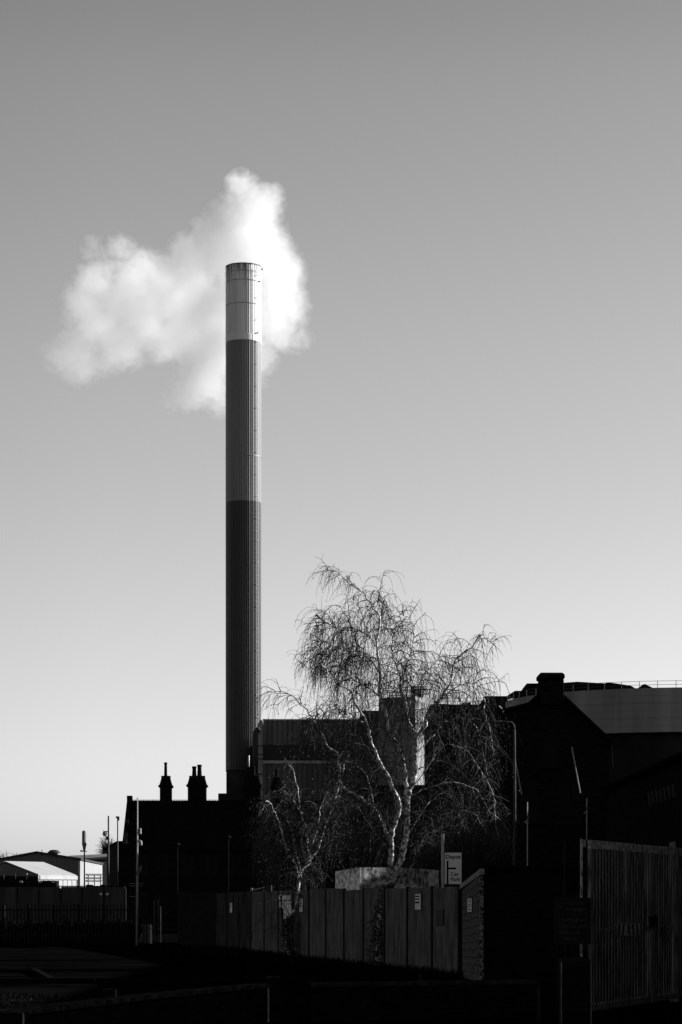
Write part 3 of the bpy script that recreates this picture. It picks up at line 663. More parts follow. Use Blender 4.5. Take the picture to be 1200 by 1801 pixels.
# gateway posts and bollards
gp = [(271.5, 1585, 102, 1.9, 'pair of'), (277.5, 1584, 104, 1.9, '')]
o = MB(); Yg = 102.0
tag(MB().bx(PX(270, Yg), PX(272.5, Yg), Yg, Yg+.08, 0, PZ(1584, Yg)).build('gate_post', M['wallconc'], bevel=.01), 'wider pale post of the narrow gateway right of the spiked railings', 'post', 'gateway posts')
tag(MB().bx(PX(276.5, Yg), PX(278.5, Yg), Yg+.3, Yg+.36, 0, PZ(1583, Yg)).build('gate_post', M['wallconc'], bevel=.01), 'thinner pale post immediately right of the wider gateway post', 'post', 'gateway posts')
tag(MB().bx(PX(282.2, Yg), PX(284, Yg), Yg-.1, Yg-.05, 0, PZ(1594, Yg)).build('marker_post', M['stripegrey'], bevel=.01), 'short pale marker post right of the gateway posts', 'post')
tag(MB().bx(PX(333.6, Yg), PX(335, Yg), Yg, Yg+.04, 0, PZ(1593, Yg)).build('marker_post', M['wallconc'], bevel=.01), 'lone thin marker post midway between gateway and long fence', 'post')
def bollard(px_, ytop, Y, r, label, m):
    b = MB(); u = Y/F; h = PZ(ytop, Y); b.lathe((PX(px_, Y), Y, 0), [(r, 0), (r, h-.1), (r*1.1, h-.09), (r*1.1, h-.05), (r*.9, h-.01), (r*.4, h+.03)], 14)
    return tag(b.build('bollard', m, smooth=False), label, 'bollard', 'bollards by the gateway')
bollard(253.5, 1627, 101, .055, 'slim pale bollard, left one of the gateway bollards', M['wallconc'])
bollard(259.5, 1627, 101.4, .06, 'middle one of the three gateway bollards', M['wallconc'])
bollard(265.5, 1628, 100.6, .045, 'brightest slim bollard nearest the gateway posts', M['stripegrey'])
b = bollard(381, 1645, 92, .17, 'squat banded bollard standing before the far end of the long fence', M['soot'])
MB().lathe((PX(381, 92), 92, 0), [(.175, .30), (.178, .30), (.178, .36), (.175, .36)], 14).build('band', M['signgrey'], b)
MB().lathe((PX(381, 92), 92, 0), [(.175, .12), (.178, .12), (.178, .22), (.175, .22)], 14).build('band', M['signgrey'], b)

# ------------------------------------------------------------------ POLES
PY_ = 95.0
cp = thing('camera_pole', (PX(241, PY_), PY_, 0), 'tall bright slim pole with white box and camera before the black house', 'camera pole')
MB().tube([(PX(241, PY_), PY_, 0), (PX(241.3, PY_), PY_, 3), (PX(241.8, PY_), PY_, PZ(1403, PY_))], [.05, .042, .026], 10).build('mast', M['canvas'], cp, smooth=True)
MB().bx(PX(244.2, PY_), PX(248.3, PY_), PY_-.12, PY_+.12, PZ(1467, PY_), PZ(1457, PY_)).build('control_box', M['canvas'], cp, bevel=.01)
hs = MB().tube([P(242, 1478, PY_), P(246, 1479, PY_), P(248, 1481, PY_-.1)], .035, 6).build('camera_arm', M['galv'], cp)
MB().lathe(tuple(P(247.4, 1488, PY_-.12)), [(.02, 0), (.06, .03), (.075, .09), (.06, .16), (.06, .2)], 14).build('camera_dome', M['canvas'], cp, smooth=True)
b = MB(); c_ = P(244.6, 1531, PY_)
ring = [c_+Vector((math.cos(R(a))*.05+math.sin(R(a))*.08, math.cos(R(a))*.22, math.sin(R(a))*.20)) for a in range(0, 360, 24)]
b.prism(ring, (.025, -.01, .0)); b.build('round_plate', M['wallconc'], cp)
for py in (1425, 1431, 1456, 1464, 1478, 1483): MB().bx(PX(239.3, PY_), PX(242.5, PY_), PY_-.04, PY_+.04, PZ(py+.7, PY_), PZ(py-.2, PY_)).build('bracket', M['darksteel'], cp)
for py, w0, w1 in ((1554, 227, 251), (1558, 227, 251), (1577, 228, 243)): MB().bx(PX(w0, PY_), PX(w1, PY_), PY_+.06, PY_+.09, PZ(py+.6, PY_), PZ(py-.2, PY_)).build('cross_bar', M['fascia'], cp)

def simple_pole(name, px_, Y, top, r, label, cat, m, head=None, group=None):
    tp = thing(name, (PX(px_, Y), Y, 0), label, cat, group)
    MB().tube([(PX(px_, Y), Y, 0), (PX(px_, Y), Y, PZ(top, Y))], [r*1.3, r], 8).build('pole', m, tp, smooth=True)
    if head: head(tp)
    return tp
MY = 170.0
def antenna(tp):
    MB().lathe(tuple(P(148.3, 1486, MY)), [(.06, -.5), (.13, -.1), (.16, 0), (.16, .92), (.1, 1.0)], 10).build('antenna', M['fascia'], tp)
    MB().tube([P(144, 1497, MY), P(153, 1498, MY)], .03, 5).build('cross_arm', M['darksteel'], tp)
    MB().box(tuple(P(143.5, 1497, MY)), (.2, .1, .1)).build('spotlight', M['darksteel'], tp)
simple_pole('antenna_mast', 148.5, MY, 1466, .045, 'slim mast with fat antenna tip in front of the lit warehouse wall', 'antenna mast', M['darksteel'], antenna)
Y2 = 140.0
def cctv(tp):
    MB().tube([P(190.6, 1463, Y2), P(186, 1462.5, Y2)], .03, 5).build('arm', M['galv'], tp)
    MB().lathe(tuple(P(184.5, 1471, Y2)), [(.03, 0), (.12, .06), (.13, .2), (.08, .3)], 12).build('camera_dome', M['fascia'], tp, smooth=True)
    for py in (1474, 1488): MB().box(tuple(P(188.6, py, Y2)), (.12, .12, .2)).build('junction_box', M['darksteel'], tp)
simple_pole('dome_camera_post', 190.8, Y2, 1435, .045, 'dark post with dome camera left of the small outbuilding', 'camera pole', M['darksteel'], cctv)
def lhead(tp):
    MB().bx(PX(204, Y2), PX(210, Y2), Y2-.1, Y2+.1, PZ(1439.5, Y2), PZ(1436, Y2)).build('lamp_head', M['darksteel'], tp, bevel=.02)
    MB().box(tuple(P(208.5, 1441, Y2)), (.1, .12, .15)).build('lamp_head', M['darksteel'], tp)
simple_pole('lamp_post', 207, Y2, 1437, .035, 'short black lamp post above the outbuilding roof', 'lamp post', M['darksteel'], lhead)
for px_, top, lb in ((312.5, 1486, 'dim street lamp in front of the black house between its two left chimneys'), (402, 1473, 'dim street lamp in front of the black house below the tall chimney')):
    def lh(tp, px_=px_, top=top):
        MB().lathe(tuple(P(px_, top+.5, 130)), [(.06, -.05), (.16, 0), (.14, .06), (.05, .12)], 10).build('lamp_head', M['frame'], tp)
    simple_pole('street_lamp', px_, 130.0, top, .02, lb, 'street lamp', M['frame'], lh, 'street lamps before the black house')

# right hand street lamp with long arm
SLY = 88.0
ll = thing('street_lamp', (PX(905.5, SLY), SLY, 0), 'tall pale street lamp with long arm reaching left across the dark house', 'street lamp')
zz = SLY
MB().tube([(PX(905.5, zz), zz, 0), P(905.5, 1400, zz), P(905, 1283, zz)], [.07, .055, .05], 10).build('column', M['frame2'], ll, smooth=True)
MB().tube([P(905, 1283, zz), P(904, 1275.5, zz), P(900.5, 1271, zz), P(894, 1270, zz), P(870, 1268.5, zz), P(843, 1265.5, zz)], [.045, .04, .035, .03, .026, .025], 8).build('arm', M['clad_dark'], ll, smooth=True)
MB().prism([P(843, 1266, zz-.1), P(829, 1265.5, zz-.1), P(826, 1264, zz-.1), P(830, 1262.5, zz-.1), P(842, 1263.5, zz-.1)], (0, .22, 0)).build('lamp_head', M['galv'], ll, bevel=.01)
tag(MB().tube([P(905.5, 1330, 97.4), P(918, 1398, 97.3)], .025, 6).build('leaning_pole', M['fascia']), 'thin pale slanting pole just right of the long-armed street lamp', 'pole', 'slanting poles on the gabled house')
tag(MB().tube([P(1006, 1314, 97.4), P(1021, 1395, 97.3)], .032, 6).build('leaning_pole', M['fascia']), 'thin pale slanting pole under the right roof slope of the gabled house', 'pole', 'slanting poles on the gabled house')
for px_, top, bot, lb in ((928, 1411, 1452, 'thin post with small bright fittings at the foot of the gabled house'), (1032.5, 1404, 1436, 'thin post with a dark fitting below the right end of the gabled house')):
    Yp = 86.0; tp = thing('floodlight_post', (PX(px_, Yp), Yp, 0), lb, 'floodlight', 'floodlight posts')
    MB().tube([(PX(px_, Yp), Yp, 0), P(px_, bot, Yp), P(px_, top, Yp)], .022, 6).build('post', M['stripegrey'], tp)
    MB().bx(PX(px_-5, Yp), PX(px_+2, Yp), Yp-.08, Yp+.05, PZ(bot-4, Yp), PZ(bot-8, Yp)).build('floodlight', M['fascia'], tp, bevel=.01)
    MB().box(tuple(P(px_+1.5, bot-14, Yp)), (.1, .1, .1)).build('junction_box', M['wallconc'], tp)

# ------------------------------------------------------------------ LONG STEEL FENCE (middle)
fn = thing('steel_fence', (FA.x, FA.y, 0), 'long grey ribbed steel fence receding leftwards below the birches', 'fence')
FH = 2.03; PW = 2.44; NPAN = 18
rfz = random.Random(21)
for i in range(NPAN):
    t0 = i*PW; b = MB(); n = 13; h = FH+rfz.uniform(-.03, .03); tilt = rfz.uniform(-.01, .01)
    for j in range(n):
        s0 = t0+.06+(PW-.12)*j/n; s1 = s0+(PW-.12)/n*.70; sm_ = (s0+s1)/2
        hj = h+rfz.uniform(-.012, .012)
        A = FA+FD*s0; B_ = FA+FD*s1; C_ = FA+FD*sm_+FNRM*.055
        vs = []
        for z_ in (.06, hj): vs += [(A.x, A.y, z_), (C_.x, C_.y, z_), (B_.x, B_.y, z_)]
        b.add(vs, [(0, 1, 4, 3), (1, 2, 5, 4)])
    A = FA+FD*(t0+.05)-FNRM*.01; B_ = FA+FD*(t0+PW-.05)-FNRM*.01
    b.build('fence_panel', M['fence'] if i < 11 else M['fence_far'] if i < 14 else M['fencedark'], fn); b = MB()  # panel steel gets darker in steps towards the far end
    b.prism([(A.x, A.y, .04), (B_.x, B_.y, .04), (B_.x, B_.y, h-.05), (A.x, A.y, h-.05)], (-FNRM.x*.012, -FNRM.y*.012, 0))
    b.build('gap_shade_sheet', M['fencedark'], fn)  # near-black sheet added to paint the shade between the ribs
    A = FA+FD*t0+FNRM*.02
    MB().box((A.x, A.y, (FH+.02)/2), (.09, .07, FH+.02), math.atan2(FD.y, FD.x)).build('post', M['fencedark'], fn)
    for z_ in (.35, 1.72):
        A = FA+FD*(t0+.05)-FNRM*.04; B_ = FA+FD*(t0+PW-.05)-FNRM*.04
        MB().prism([(A.x, A.y, z_), (B_.x, B_.y, z_), (B_.x, B_.y, z_+.035), (A.x, A.y, z_+.035)], (FNRM.x*.006, FNRM.y*.006, 0)).build('rail', M['fence'], fn)
def fpt(px_):   # where the sight line of a photo column meets the fence face
    k_ = (px_-600)/F; Y = (FA.x-FD.x/FD.y*FA.y)/(k_-FD.x/FD.y); return Vector((k_*Y, Y))
def on_fence(name, x0, x1, y0, y1, m, proud=.075, th=.01, label=None, cat=None, group=None, inset=None, parent=None):
    A = fpt(x0)+FNRM*proud; B_ = fpt(x1)+FNRM*proud; Ym = (A.y+B_.y)/2; za, zb_ = PZ(y1, Ym), PZ(y0, Ym)
    b = MB(); b.prism([(A.x, A.y, za), (B_.x, B_.y, za), (B_.x, B_.y, zb_), (A.x, A.y, zb_)], (FNRM.x*th, FNRM.y*th, 0))
    o = b.build(name, m, parent)
    if parent is None: tag(o, label, cat, group)
    return o
for (x0, x1, y0, y1, bars, lb) in ((531.5, 537.5, 1581, 1604, ((.06, .16), (.3, .42), (.5, .62)), 'white notice beside the second birch trunk on the long fence'),
                               (736, 746, 1572.5, 1600, ((.12, .2), (.3, .38), (.5, .6)), 'largest white notice, near the right end of the long fence'),
                               (408.5, 412.5, 1588, 1605.5, ((.0, .1), (.25, .45)), 'small white notice at the far left end of the long fence')):
    nn = on_fence('notice', x0, x1, y0, y1, M['paper'], label=lb, cat='notice', group='notices on the long fence')
    for a_, c_ in bars: on_fence('printed_line', x0+.8, x1-2.2, y0+(y1-y0)*a_, y0+(y1-y0)*c_, M['ink'], proud=.087, th=.003, parent=nn)
bd = thing('sun_patch', (fpt(507).x, fpt(507).y, 0), 'patch of sunlight put in as pale strips on the fence behind the smaller birch', 'sunlight patch')
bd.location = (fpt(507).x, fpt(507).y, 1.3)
on_fence('board', 495, 516, 1575, 1582.8, M['fence_sunlit'], parent=bd)  # pale strips paint sunlight falling through a gap onto the slats
for x0, x1, y1 in ((496, 500, 1596), (500.4, 503.6, 1598), (504.8, 508, 1616), (508.4, 512, 1613), (512.4, 517.5, 1615)): on_fence('board', x0, x1, 1584.5, y1, M['fence_sunlit'], parent=bd)  # more pale strips of the painted sunlight
for x_ in (502.6, ): on_fence('board', x_+1, x_+2.4, 1596, 1616, M['fence_sunlit'], proud=.076, parent=bd)  # narrow pale strip of the same painted sunlight
tag(MB().tube([P(494, 1575, fpt(494).y-.6), P(499, 1650, fpt(497).y-.5)], .03, 6).build('leaning_post', M['fencedark']), 'thin dark post leaning on the fence left of the sunlit patch', 'post')
on_fence('graffiti_patch', 772, 784, 1600, 1628, M['clad_dark'], proud=.06, th=.004, parent=fn, label='faint grey sticker patch on fence')

# pale building behind the fence
wbY = 84.0
pw = thing('garden_wall', (PX(650, wbY), wbY+2, 0), 'pale concrete block wall, dappled light painted on, peeping over the fence behind the big birch', 'wall')
cz = Vector((PX(633, wbY), wbY)); l1 = Vector((PX(590, wbY+2.6), wbY+2.6)); r1 = Vector((PX(772, wbY+1.5), wbY+1.5))
M['dapple'] = mat('pale render with painted dapple', 0.45, 0.5, 5.0, 0.9, 0.0, dark=0.10, contrast=0.25)  # dappled sun and twig shade put into the render colour
M['dapple_lit'] = mat('lit render with painted dapple', 0.85, 0.2, 6.0, 0.9, 0.0, dark=0.30, contrast=0.25)  # brighter copy of the same render for the face that catches more light
b = MB(); b.prism([(l1.x, l1.y, 0), (cz.x, cz.y, 0), (cz.x, cz.y, PZ(1525.5, wbY)), (l1.x, l1.y, PZ(1533, wbY+2.6))], (.3, .3, 0)); b.build('end_wall', M['dapple_lit'], pw)
b = MB(); b.prism([(cz.x+.003, cz.y, 0), (r1.x, r1.y, 0), (r1.x, r1.y, PZ(1531, wbY+1.5)), (PX(720, wbY), cz.y+.75, PZ(1526, wbY)), (cz.x+.003, cz.y, PZ(1525.5, wbY))], (.0, .3, 0)); b.build('long_wall', M['dapple'], pw)
# small shelter left
shY = 93.0
sh = thing('small_shelter', (PX(455, shY), shY, 0), 'small pale shed roof showing above the fence left of the smaller birch', 'shed')
MB().bx(PX(440, shY), PX(444, shY), shY, shY+.3, 0, PZ(1562, shY)).build('post', M['fascia'], sh)
b = MB(); b.prism([(PX(446, shY), shY, 0), (PX(470, shY), shY, 0), (PX(470, shY), shY, PZ(1563, shY)), (PX(446, shY), shY, PZ(1566, shY))], (0, 2, 0)); b.build('wall', M['clad_dark'], sh)
b = MB(); b.prism([(PX(446, shY), shY-.1, PZ(1566, shY)), (PX(466, shY), shY-.1, PZ(1561.5, shY)), (PX(466, shY), shY-.1, PZ(1560, shY)), (PX(446, shY), shY-.1, PZ(1564.5, shY))], (0, 2.2, 0)); b.build('roof', M['clad_pale'], sh)
MB().bx(PX(466, shY), PX(478, shY), shY-.2, shY+.4, 0, PZ(1557, shY)).build('cabinet', M['clad_dark'], sh)

# depot direction sign
dY = 56.4
ds = thing('direction_sign', (PX(779, dY), dY, 0), 'white road sign with black arrow on a tall post behind the fence', 'road sign')
MB().bx(PX(776.5, dY), PX(781.5, dY), dY+.02, dY+.09, 0, PZ(1467, dY)).build('post', M['galv'], ds, bevel=.008)
x0, x1 = PX(781.5, dY), PX(813, dY); z1_, z0_ = PZ(1499, dY), PZ(1556, dY)
fc = MB().bx(x0, x1, dY, dY+.015, z0_, z1_).build('sign_border', M['ink'], ds)
MB().bx(x0+.012, x1-.012, dY-.004, dY-.001, z0_+.012, z1_-.012).build('sign_face', M['signwhite'], ds)
u = dY/F
text('Depot', 'sign_text', 10.2*u, (PX(797.2, dY), dY-.006, PZ(1510.5, dY)), (1, 0, 0), (0, -1, 0), M['ink'], ds)
text('Car', 'sign_text', 9.6*u, (PX(792.5, dY), dY-.006, PZ(1540.5, dY)), (1, 0, 0), (0, -1, 0), M['ink'], ds, 'LEFT')
text('Park', 'sign_text', 9.6*u, (PX(792.5, dY), dY-.006, PZ(1549.8, dY)), (1, 0, 0), (0, -1, 0), M['ink'], ds, 'LEFT')
b = MB(); b.bx(PX(786, dY), PX(789, dY), dY-.010, dY-.005, PZ(1556, dY)+.012, PZ(1514, dY)); b.bx(PX(789, dY)+.0005, PX(800, dY), dY-.010, dY-.005, PZ(1529.2, dY), PZ(1526, dY))
b.prism([(PX(800, dY)+.0005, dY-.005, PZ(1530, dY)), (PX(803.5, dY), dY-.005, PZ(1527.6, dY)), (PX(800, dY)+.0005, dY-.005, PZ(1525.2, dY))], (0, -.005, 0))
b.build('arrow', M['ink'], ds)

# timber clad enclosure with sloped fascia + outbuilding
A = Vector((2.69, 53.6)); Bv = Vector((PX(842, 50.2), 50.2)); e = thing('brick_outbuilding', (4.2, 51, 0), 'low dark outbuilding with timber-boarded side and sloping pale fascia at fence end', 'outbuilding')
d2 = (Bv-A).normalized(); nL = Vector((d2.y, -d2.x)); nL = nL if nL.x < 0 else -nL
zA, zB = PZ(1563, 53.6), PZ(1541, 50.2)
nb = 13
b = MB()
for i in range(nb):
    f0, f1 = i/nb, (i+.93)/nb
    b.prism([(A.x, A.y, zA*f0), (Bv.x, Bv.y, zB*f0), (Bv.x, Bv.y, zB*f1), (A.x, A.y, zA*f1)], (-nL.x*.05, -nL.y*.05, 0))
b.build('timber_boards', M['timber'], e)
b = MB(); b.prism([(A.x, A.y, 0), (Bv.x, Bv.y, 0), (Bv.x, Bv.y, zB-.02), (A.x, A.y, zA-.02)], (-nL.x*-.0+.12, .1, 0))
for v in b.v: v.x -= nL.x*.06
b.build('backing_wall', M['soot'], e)
b = MB(); p0 = A+nL*.06; p1 = Vector((PX(848, 49.9), 49.9))+nL*.04
b.prism([(p0.x, p0.y, zA-.02), (p1.x, p1.y, zB+.02), (p1.x, p1.y, PZ(1528, 49.9)), (p0.x, p0.y, PZ(1557, 53.6))], (-nL.x*.09, -nL.y*.09, 0)); b.build('fascia', M['fascia'], e)
bx0 = Bv.x+.01; bx1 = PX(850.5, 50.1)
MB().bx(bx0, bx1, 50.05, 50.6, 0, PZ(1541, 50.2)).build('pebbledash_pillar', M['pebble'], e)
b = MB(); b.bx(bx1+.005, PX(1030, 50), 50.15, 50.5, 0, PZ(1528, 50.2)); b.build('wall', M['soot'], e)
MB().bx(bx1-.05, PX(1032, 50), 50.0, 54, PZ(1528, 50.2)+.003, PZ(1523, 50.2)).build('roof', M['slate'], e)
nd = thing('notice', (PX(827, 51.6), 51.6, 1.7), 'white notice on the timber-boarded side of the outbuilding', 'notice')
pA = A.lerp(Bv, .42)+nL*.02; pB = A.lerp(Bv, .66)+nL*.02
b = MB(); b.prism([(pA.x, pA.y, 1.45), (pB.x, pB.y, 1.45), (pB.x, pB.y, 1.74), (pA.x, pA.y, 1.74)], (nL.x*.01, nL.y*.01, 0)); b.build('sheet', M['paper'], nd)
for z_ in (1.70, 1.66, 1.60, 1.56, 1.49):
    b = MB(); a1, a2 = pA.lerp(pB, .2)+nL*.012, pA.lerp(pB, .8)+nL*.012; b.prism([(a1.x, a1.y, z_), (a2.x, a2.y, z_), (a2.x, a2.y, z_+.02), (a1.x, a1.y, z_+.02)], (nL.x*.003, nL.y*.003, 0)); b.build('printed_line', M['signgrey'] if z_ > 1.5 else M['ink'], nd)

# ------------------------------------------------------------------ RIGHT GATE
GA = Vector((PX(1040, 35.2), 35.2)); GD = Vector((2.07, 5.2)).normalized(); GN = Vector((GD.y, -GD.x));
if GN.y > 0: GN = -GN
GN = Vector((GD.y*-1, GD.x)) if (Vector((GD.y*-1, GD.x))).y < 0 else Vector((GD.y, -GD.x))
GHT = 2.55
gt = thing('steel_gate', (GA.x, GA.y, 0), 'large flaking steel gate of close vertical bars at the right edge', 'gate')
def gseg(b, s0, s1, z0_, z1_, off=0.0, th=.05):
    p, q_ = GA+GD*s0+GN*off, GA+GD*s1+GN*off
    b.prism([(p.x, p.y, z0_), (q_.x, q_.y, z0_), (q_.x, q_.y, z1_), (p.x, p.y, z1_)], (-GN.x*th, -GN.y*th, 0)); return b
def leaf(s0, s1):
    gseg(MB(), s0, s1, GHT-.125, GHT).build('top_rail', M['gaterail'], gt)
    gseg(MB(), s0, s0+.07, .05, GHT-.127).build('frame_upright', M['gatepaint'], gt)
    gseg(MB(), s1-.07, s1, .05, GHT-.127).build('frame_upright', M['gatepaint'], gt)
    gseg(MB(), s0+.072, s1-.072, .05, .15).build('bottom_rail', M['gatepaint'], gt)
    gseg(MB(), s0+.072, s1-.072, 1.2, 1.27, -.051, .02).build('middle_rail', M['gatepaint'], gt)
    n = round((s1-s0-.14)/.165); b = MB()
    for i in range(n):
        c_ = s0+.07+(s1-s0-.14)*(i+.5)/n; gseg(b, c_-.040, c_+.040, .152, GHT-.13, -.0, .006)
    b.build('bars', M['gatepaint'], gt)
leaf(0, 3.5); leaf(3.54, 5.15); leaf(5.32, 7.5)
b = MB(); gseg(b, 5.17, 5.30, 0, GHT+.0, .02, .12); b.build('gate_post', M['gatepaint'], gt)
gseg(MB(), 0.0, .04, 0, GHT, .0, .05)
gseg(MB(), 3.30, 3.80, 1.25, 1.42, .03, .025).build('lock_box', M['fencedark'], gt)
hz = thing('striped_plate', (GA.x+GD.x*1.6, GA.y+GD.y*1.6, 1.1), 'small faded striped warning plate hung on the gate bars', 'sign plate')
gseg(MB(), 1.35, 2.66, 1.13, 1.32, .03, .01).build('plate', M['stripegrey'], hz)
for i in range(5):
    s0 = 1.42+i*.25; p, q_ = GA+GD*s0+GN*.032, GA+GD*(s0+.10)+GN*.032; e_ = -.08 if i < 2 else .08
    MB().prism([(p.x+GD.x*e_, p.y+GD.y*e_, 1.135), (q_.x+GD.x*e_, q_.y+GD.y*e_, 1.135), (q_.x, q_.y, 1.315), (p.x, p.y, 1.315)], (GN.x*.002, GN.y*.002, 0)).build('stripe', M['darkconc'], hz)
gpY = 35.6
ps = thing('gate_pillar', (PX(1024, gpY), gpY, 0), 'rust-streaked pale steel post left of the big gate', 'post')
MB().bx(PX(1021.5, gpY), PX(1025.5, gpY), gpY, gpY+.08, 0, PZ(1475.5, gpY)).build('post', M['gaterail'], ps, bevel=.004)
MB().bx(PX(1026, gpY), PX(1031, gpY), gpY, gpY+.05, PZ(1490, gpY), PZ(1477, gpY)).build('hinge_bracket', M['gatepaint'], ps)
MB().bx(PX(1032.5, gpY), PX(1039, gpY), gpY+.1, gpY+.18, 0, PZ(1477, gpY)).build('post', M['fencedark'], ps)
MB().bx(PX(994, gpY), PX(995, gpY), gpY+.1, gpY+.14, 0, PZ(1478, gpY)).build('stay', M['darkconc'], ps)
# name board
nY = 34.6
nbd = thing('name_board', (PX(1008, nY), nY, 0), 'dark faded name board with two text blocks mounted left of the gate', 'sign board')
X0, X1 = PX(976, nY), PX(1040, nY); Z0, Z1, Zm = PZ(1661, nY), PZ(1579, nY), PZ(1607.5, nY)
MB().bx(X0, X1, nY, nY+.02, Z0, Z1).build('board', M['signdark'], nbd)
b = MB(); fw = .008
for (a0, a1, c0_, c1_) in ((X0, X1, Z1-fw, Z1), (X0, X1, Z0, Z0+fw), (X0, X1, Zm-fw/2, Zm+fw/2)): b.bx(a0, a1, nY-.006, nY-.0005, c0_, c1_)
for a0 in (X0, X1-fw):
    for c0_, c1_ in ((Z0+fw+.001, Zm-fw/2-.001), (Zm+fw/2+.001, Z1-fw-.001)): b.bx(a0, a0+fw, nY-.006, nY-.0005, c0_, c1_)
b.build('frame', M['clad_dark'], nbd)
u = nY/F
M['letter'] = mat('dim lettering', 0.06, 0.5, 30.0, 0.9, 0.0)
for s_, x_, y_, sz in (('Castle', 1014, 1591.5, 10.5), ('College', 1014, 1602.5, 10.5), ('Nottingham', 1008, 1621, 10.5), ('City Council', 1008, 1632, 10), ('Eastcroft', 1002, 1643, 10), ('Depot', 1003, 1655, 10)):
    text(s_, 'sign_text', sz*u, (PX(x_, nY), nY-.003, PZ(y_, nY)), (1, 0, 0), (0, -1, 0), M['letter'], nbd)
b = MB()
for a_, c_, r_ in ((984, 1592, 2.6), (989, 1594, 2.8), (986, 1597, 2.4)): b.tube([P(a_-2, c_, nY-.004), P(a_+r_, c_+1.2, nY-.004)], .006, 4)
b.build('emblem', M['letter'], nbd)
for px_ in (980, 1034): MB().bx(PX(px_, nY), PX(px_+1.6, nY), nY+.021, nY+.05, 0, Z1).build('leg', M['fencedark'], nbd)

# cabinet near the gate + low wall in front
cbY = 29.0
cb_ = thing('utility_cabinet', (PX(1013, cbY), cbY, 0), 'waist-high black cabinet with rounded top in the bottom right foreground', 'cabinet')
b = MB(); pr = [(PX(987.5, cbY), cbY, 0), (PX(1040, cbY), cbY, 0), (PX(1040, cbY), cbY, PZ(1690, cbY)), (PX(1036, cbY), cbY, PZ(1686, cbY)), (PX(1028, cbY), cbY, PZ(1684, cbY)), (PX(990, cbY), cbY, PZ(1686, cbY)), (PX(987.5, cbY), cbY, PZ(1690, cbY))]
b.prism(pr, (0, .35, 0)); b.build('housing', M['signdark'], cb_, bevel=.008)
MB().bx(PX(991, cbY), PX(1036, cbY), cbY-.012, cbY-.001, .05, PZ(1694, cbY)).build('door', M['soot'], cb_)
for a0, a1 in ((986.8, 988.6), (1039.2, 1040.6)): MB().bx(PX(a0, cbY), PX(a1, cbY), cbY-.02, cbY-.002, 0, PZ(1692, cbY)).build('lit_side_edge', M['gatepaint'], cb_)  # pale strips paint the light along both cabinet edges

M['coping'] = mat('worn coping stone', 0.03, 0.6, 6.0, 0.9, 0.0, contrast=0.3)
def low_wall(pts, label):
    tw_ = thing('low_wall', (pts[0][0], pts[0][1], 0), label, 'wall', 'low boundary walls in the foreground')
    for A_, B_ in zip(pts[:-1], pts[1:]):
        A_ = Vector(A_); B_ = Vector(B_); d_ = (B_-A_); rz = math.atan2(d_.y, d_.x); c_ = (A_+B_)/2
        MB().box((c_.x, c_.y, .235), (d_.length-.01, .20, .47), rz).build('brickwork', M['soot'], tw_)
        n = max(1, round(d_.length/.75))
        b = MB()
        for i in range(n):
            q_ = A_.lerp(B_, (i+.5)/n); b.box((q_.x, q_.y, .501), (d_.length/n-.008, .27, .06), rz)
        b.build('coping', M['coping'], tw_, bevel=.008)
    return tw_
low_wall([(-3.6, 23.7), (-2.30, 29.2), (-1.02, 33.2)], 'low black boundary wall rising from the bottom left corner')
low_wall([(-.38, 33.3), (2.75, 34.5)], 'low black boundary wall in the bottom right foreground')
pp = thing('wall_pier', (PX(481, 33), 33, 0), 'square black pier between the two low boundary walls', 'pier')
MB().bx(PX(470, 33), PX(492, 33), 33, 33.2, 0, PZ(1721, 33)).build('pier_body', M['soot'], pp, bevel=.01)
MB().bx(PX(469, 33), PX(493, 33), 32.98, 33.22, PZ(1721, 33)+.001, PZ(1718, 33)).build('pier_cap', M['coping'], pp, bevel=.01)
MB().bx(PX(471, 32.9), PX(473.5, 32.9), 32.9, 32.95, 0, PZ(1734, 32.9)).build('lit_edge_strip', M['stripegrey'], pp)  # pale strip paints the lit edge beside the pier
for (x0, x1, y0, Y, lb) in ((180, 205, 1741.5, 31.5, 'small square black block behind the left low wall'), (-14, 42, 1782, 22.0, 'black block at the very bottom left corner')):
    bb = thing('concrete_block', (PX((x0+x1)/2, Y), Y, 0), lb, 'block')
    MB().bx(PX(x0, Y), PX(x1, Y), Y, Y+.35, 0, PZ(y0, Y)).build('block_body', M['soot'], bb, bevel=.01)
    MB().bx(PX(x1-2.2, Y), PX(x1, Y)+.004, Y-.006, Y+.0, 0.0, PZ(y0, Y)).build('lit_edge_strip', M['gatepaint'], bb)  # lit right edge of the block painted as a pale strip
    MB().bx(PX(x0, Y), PX(x1, Y), Y-.004, Y+.352, PZ(y0, Y)+.001, PZ(y0, Y)+.008).build('block_cap', M['coping'], bb)
tag(MB().bx(PX(946, 33), PX(951, 33), 33, 33.06, 0, PZ(1735, 33)).build('marker_post', M['darkconc'], bevel=.01), 'dim squat post at the right end of the low wall', 'post')
tag(MB().bx(PX(738, 50), PX(742, 50), 50, 50.05, 0, PZ(1712, 50)).build('marker_post', M['darkconc'], bevel=.01), 'tiny dim stake on the ground before the right end of the long fence', 'stake')

# ------------------------------------------------------------------ TREES
UP = Vector((0, 0, 1))
def smooth_poly(pts, sub=4):
    out = []
    n = len(pts)
    for i in range(n-1):
        p0, p1, p2, p3 = pts[max(i-1, 0)], pts[i], pts[i+1], pts[min(i+2, n-1)]
        for k_ in range(sub):
            t_ = k_/sub
            out.append(0.5*((2*p1)+(p2-p0)*t_+(2*p0-5*p1+4*p2-p3)*t_*t_+(3*p1-p0-3*p2+p3)*t_**3))
    out.append(pts[-1]); return out

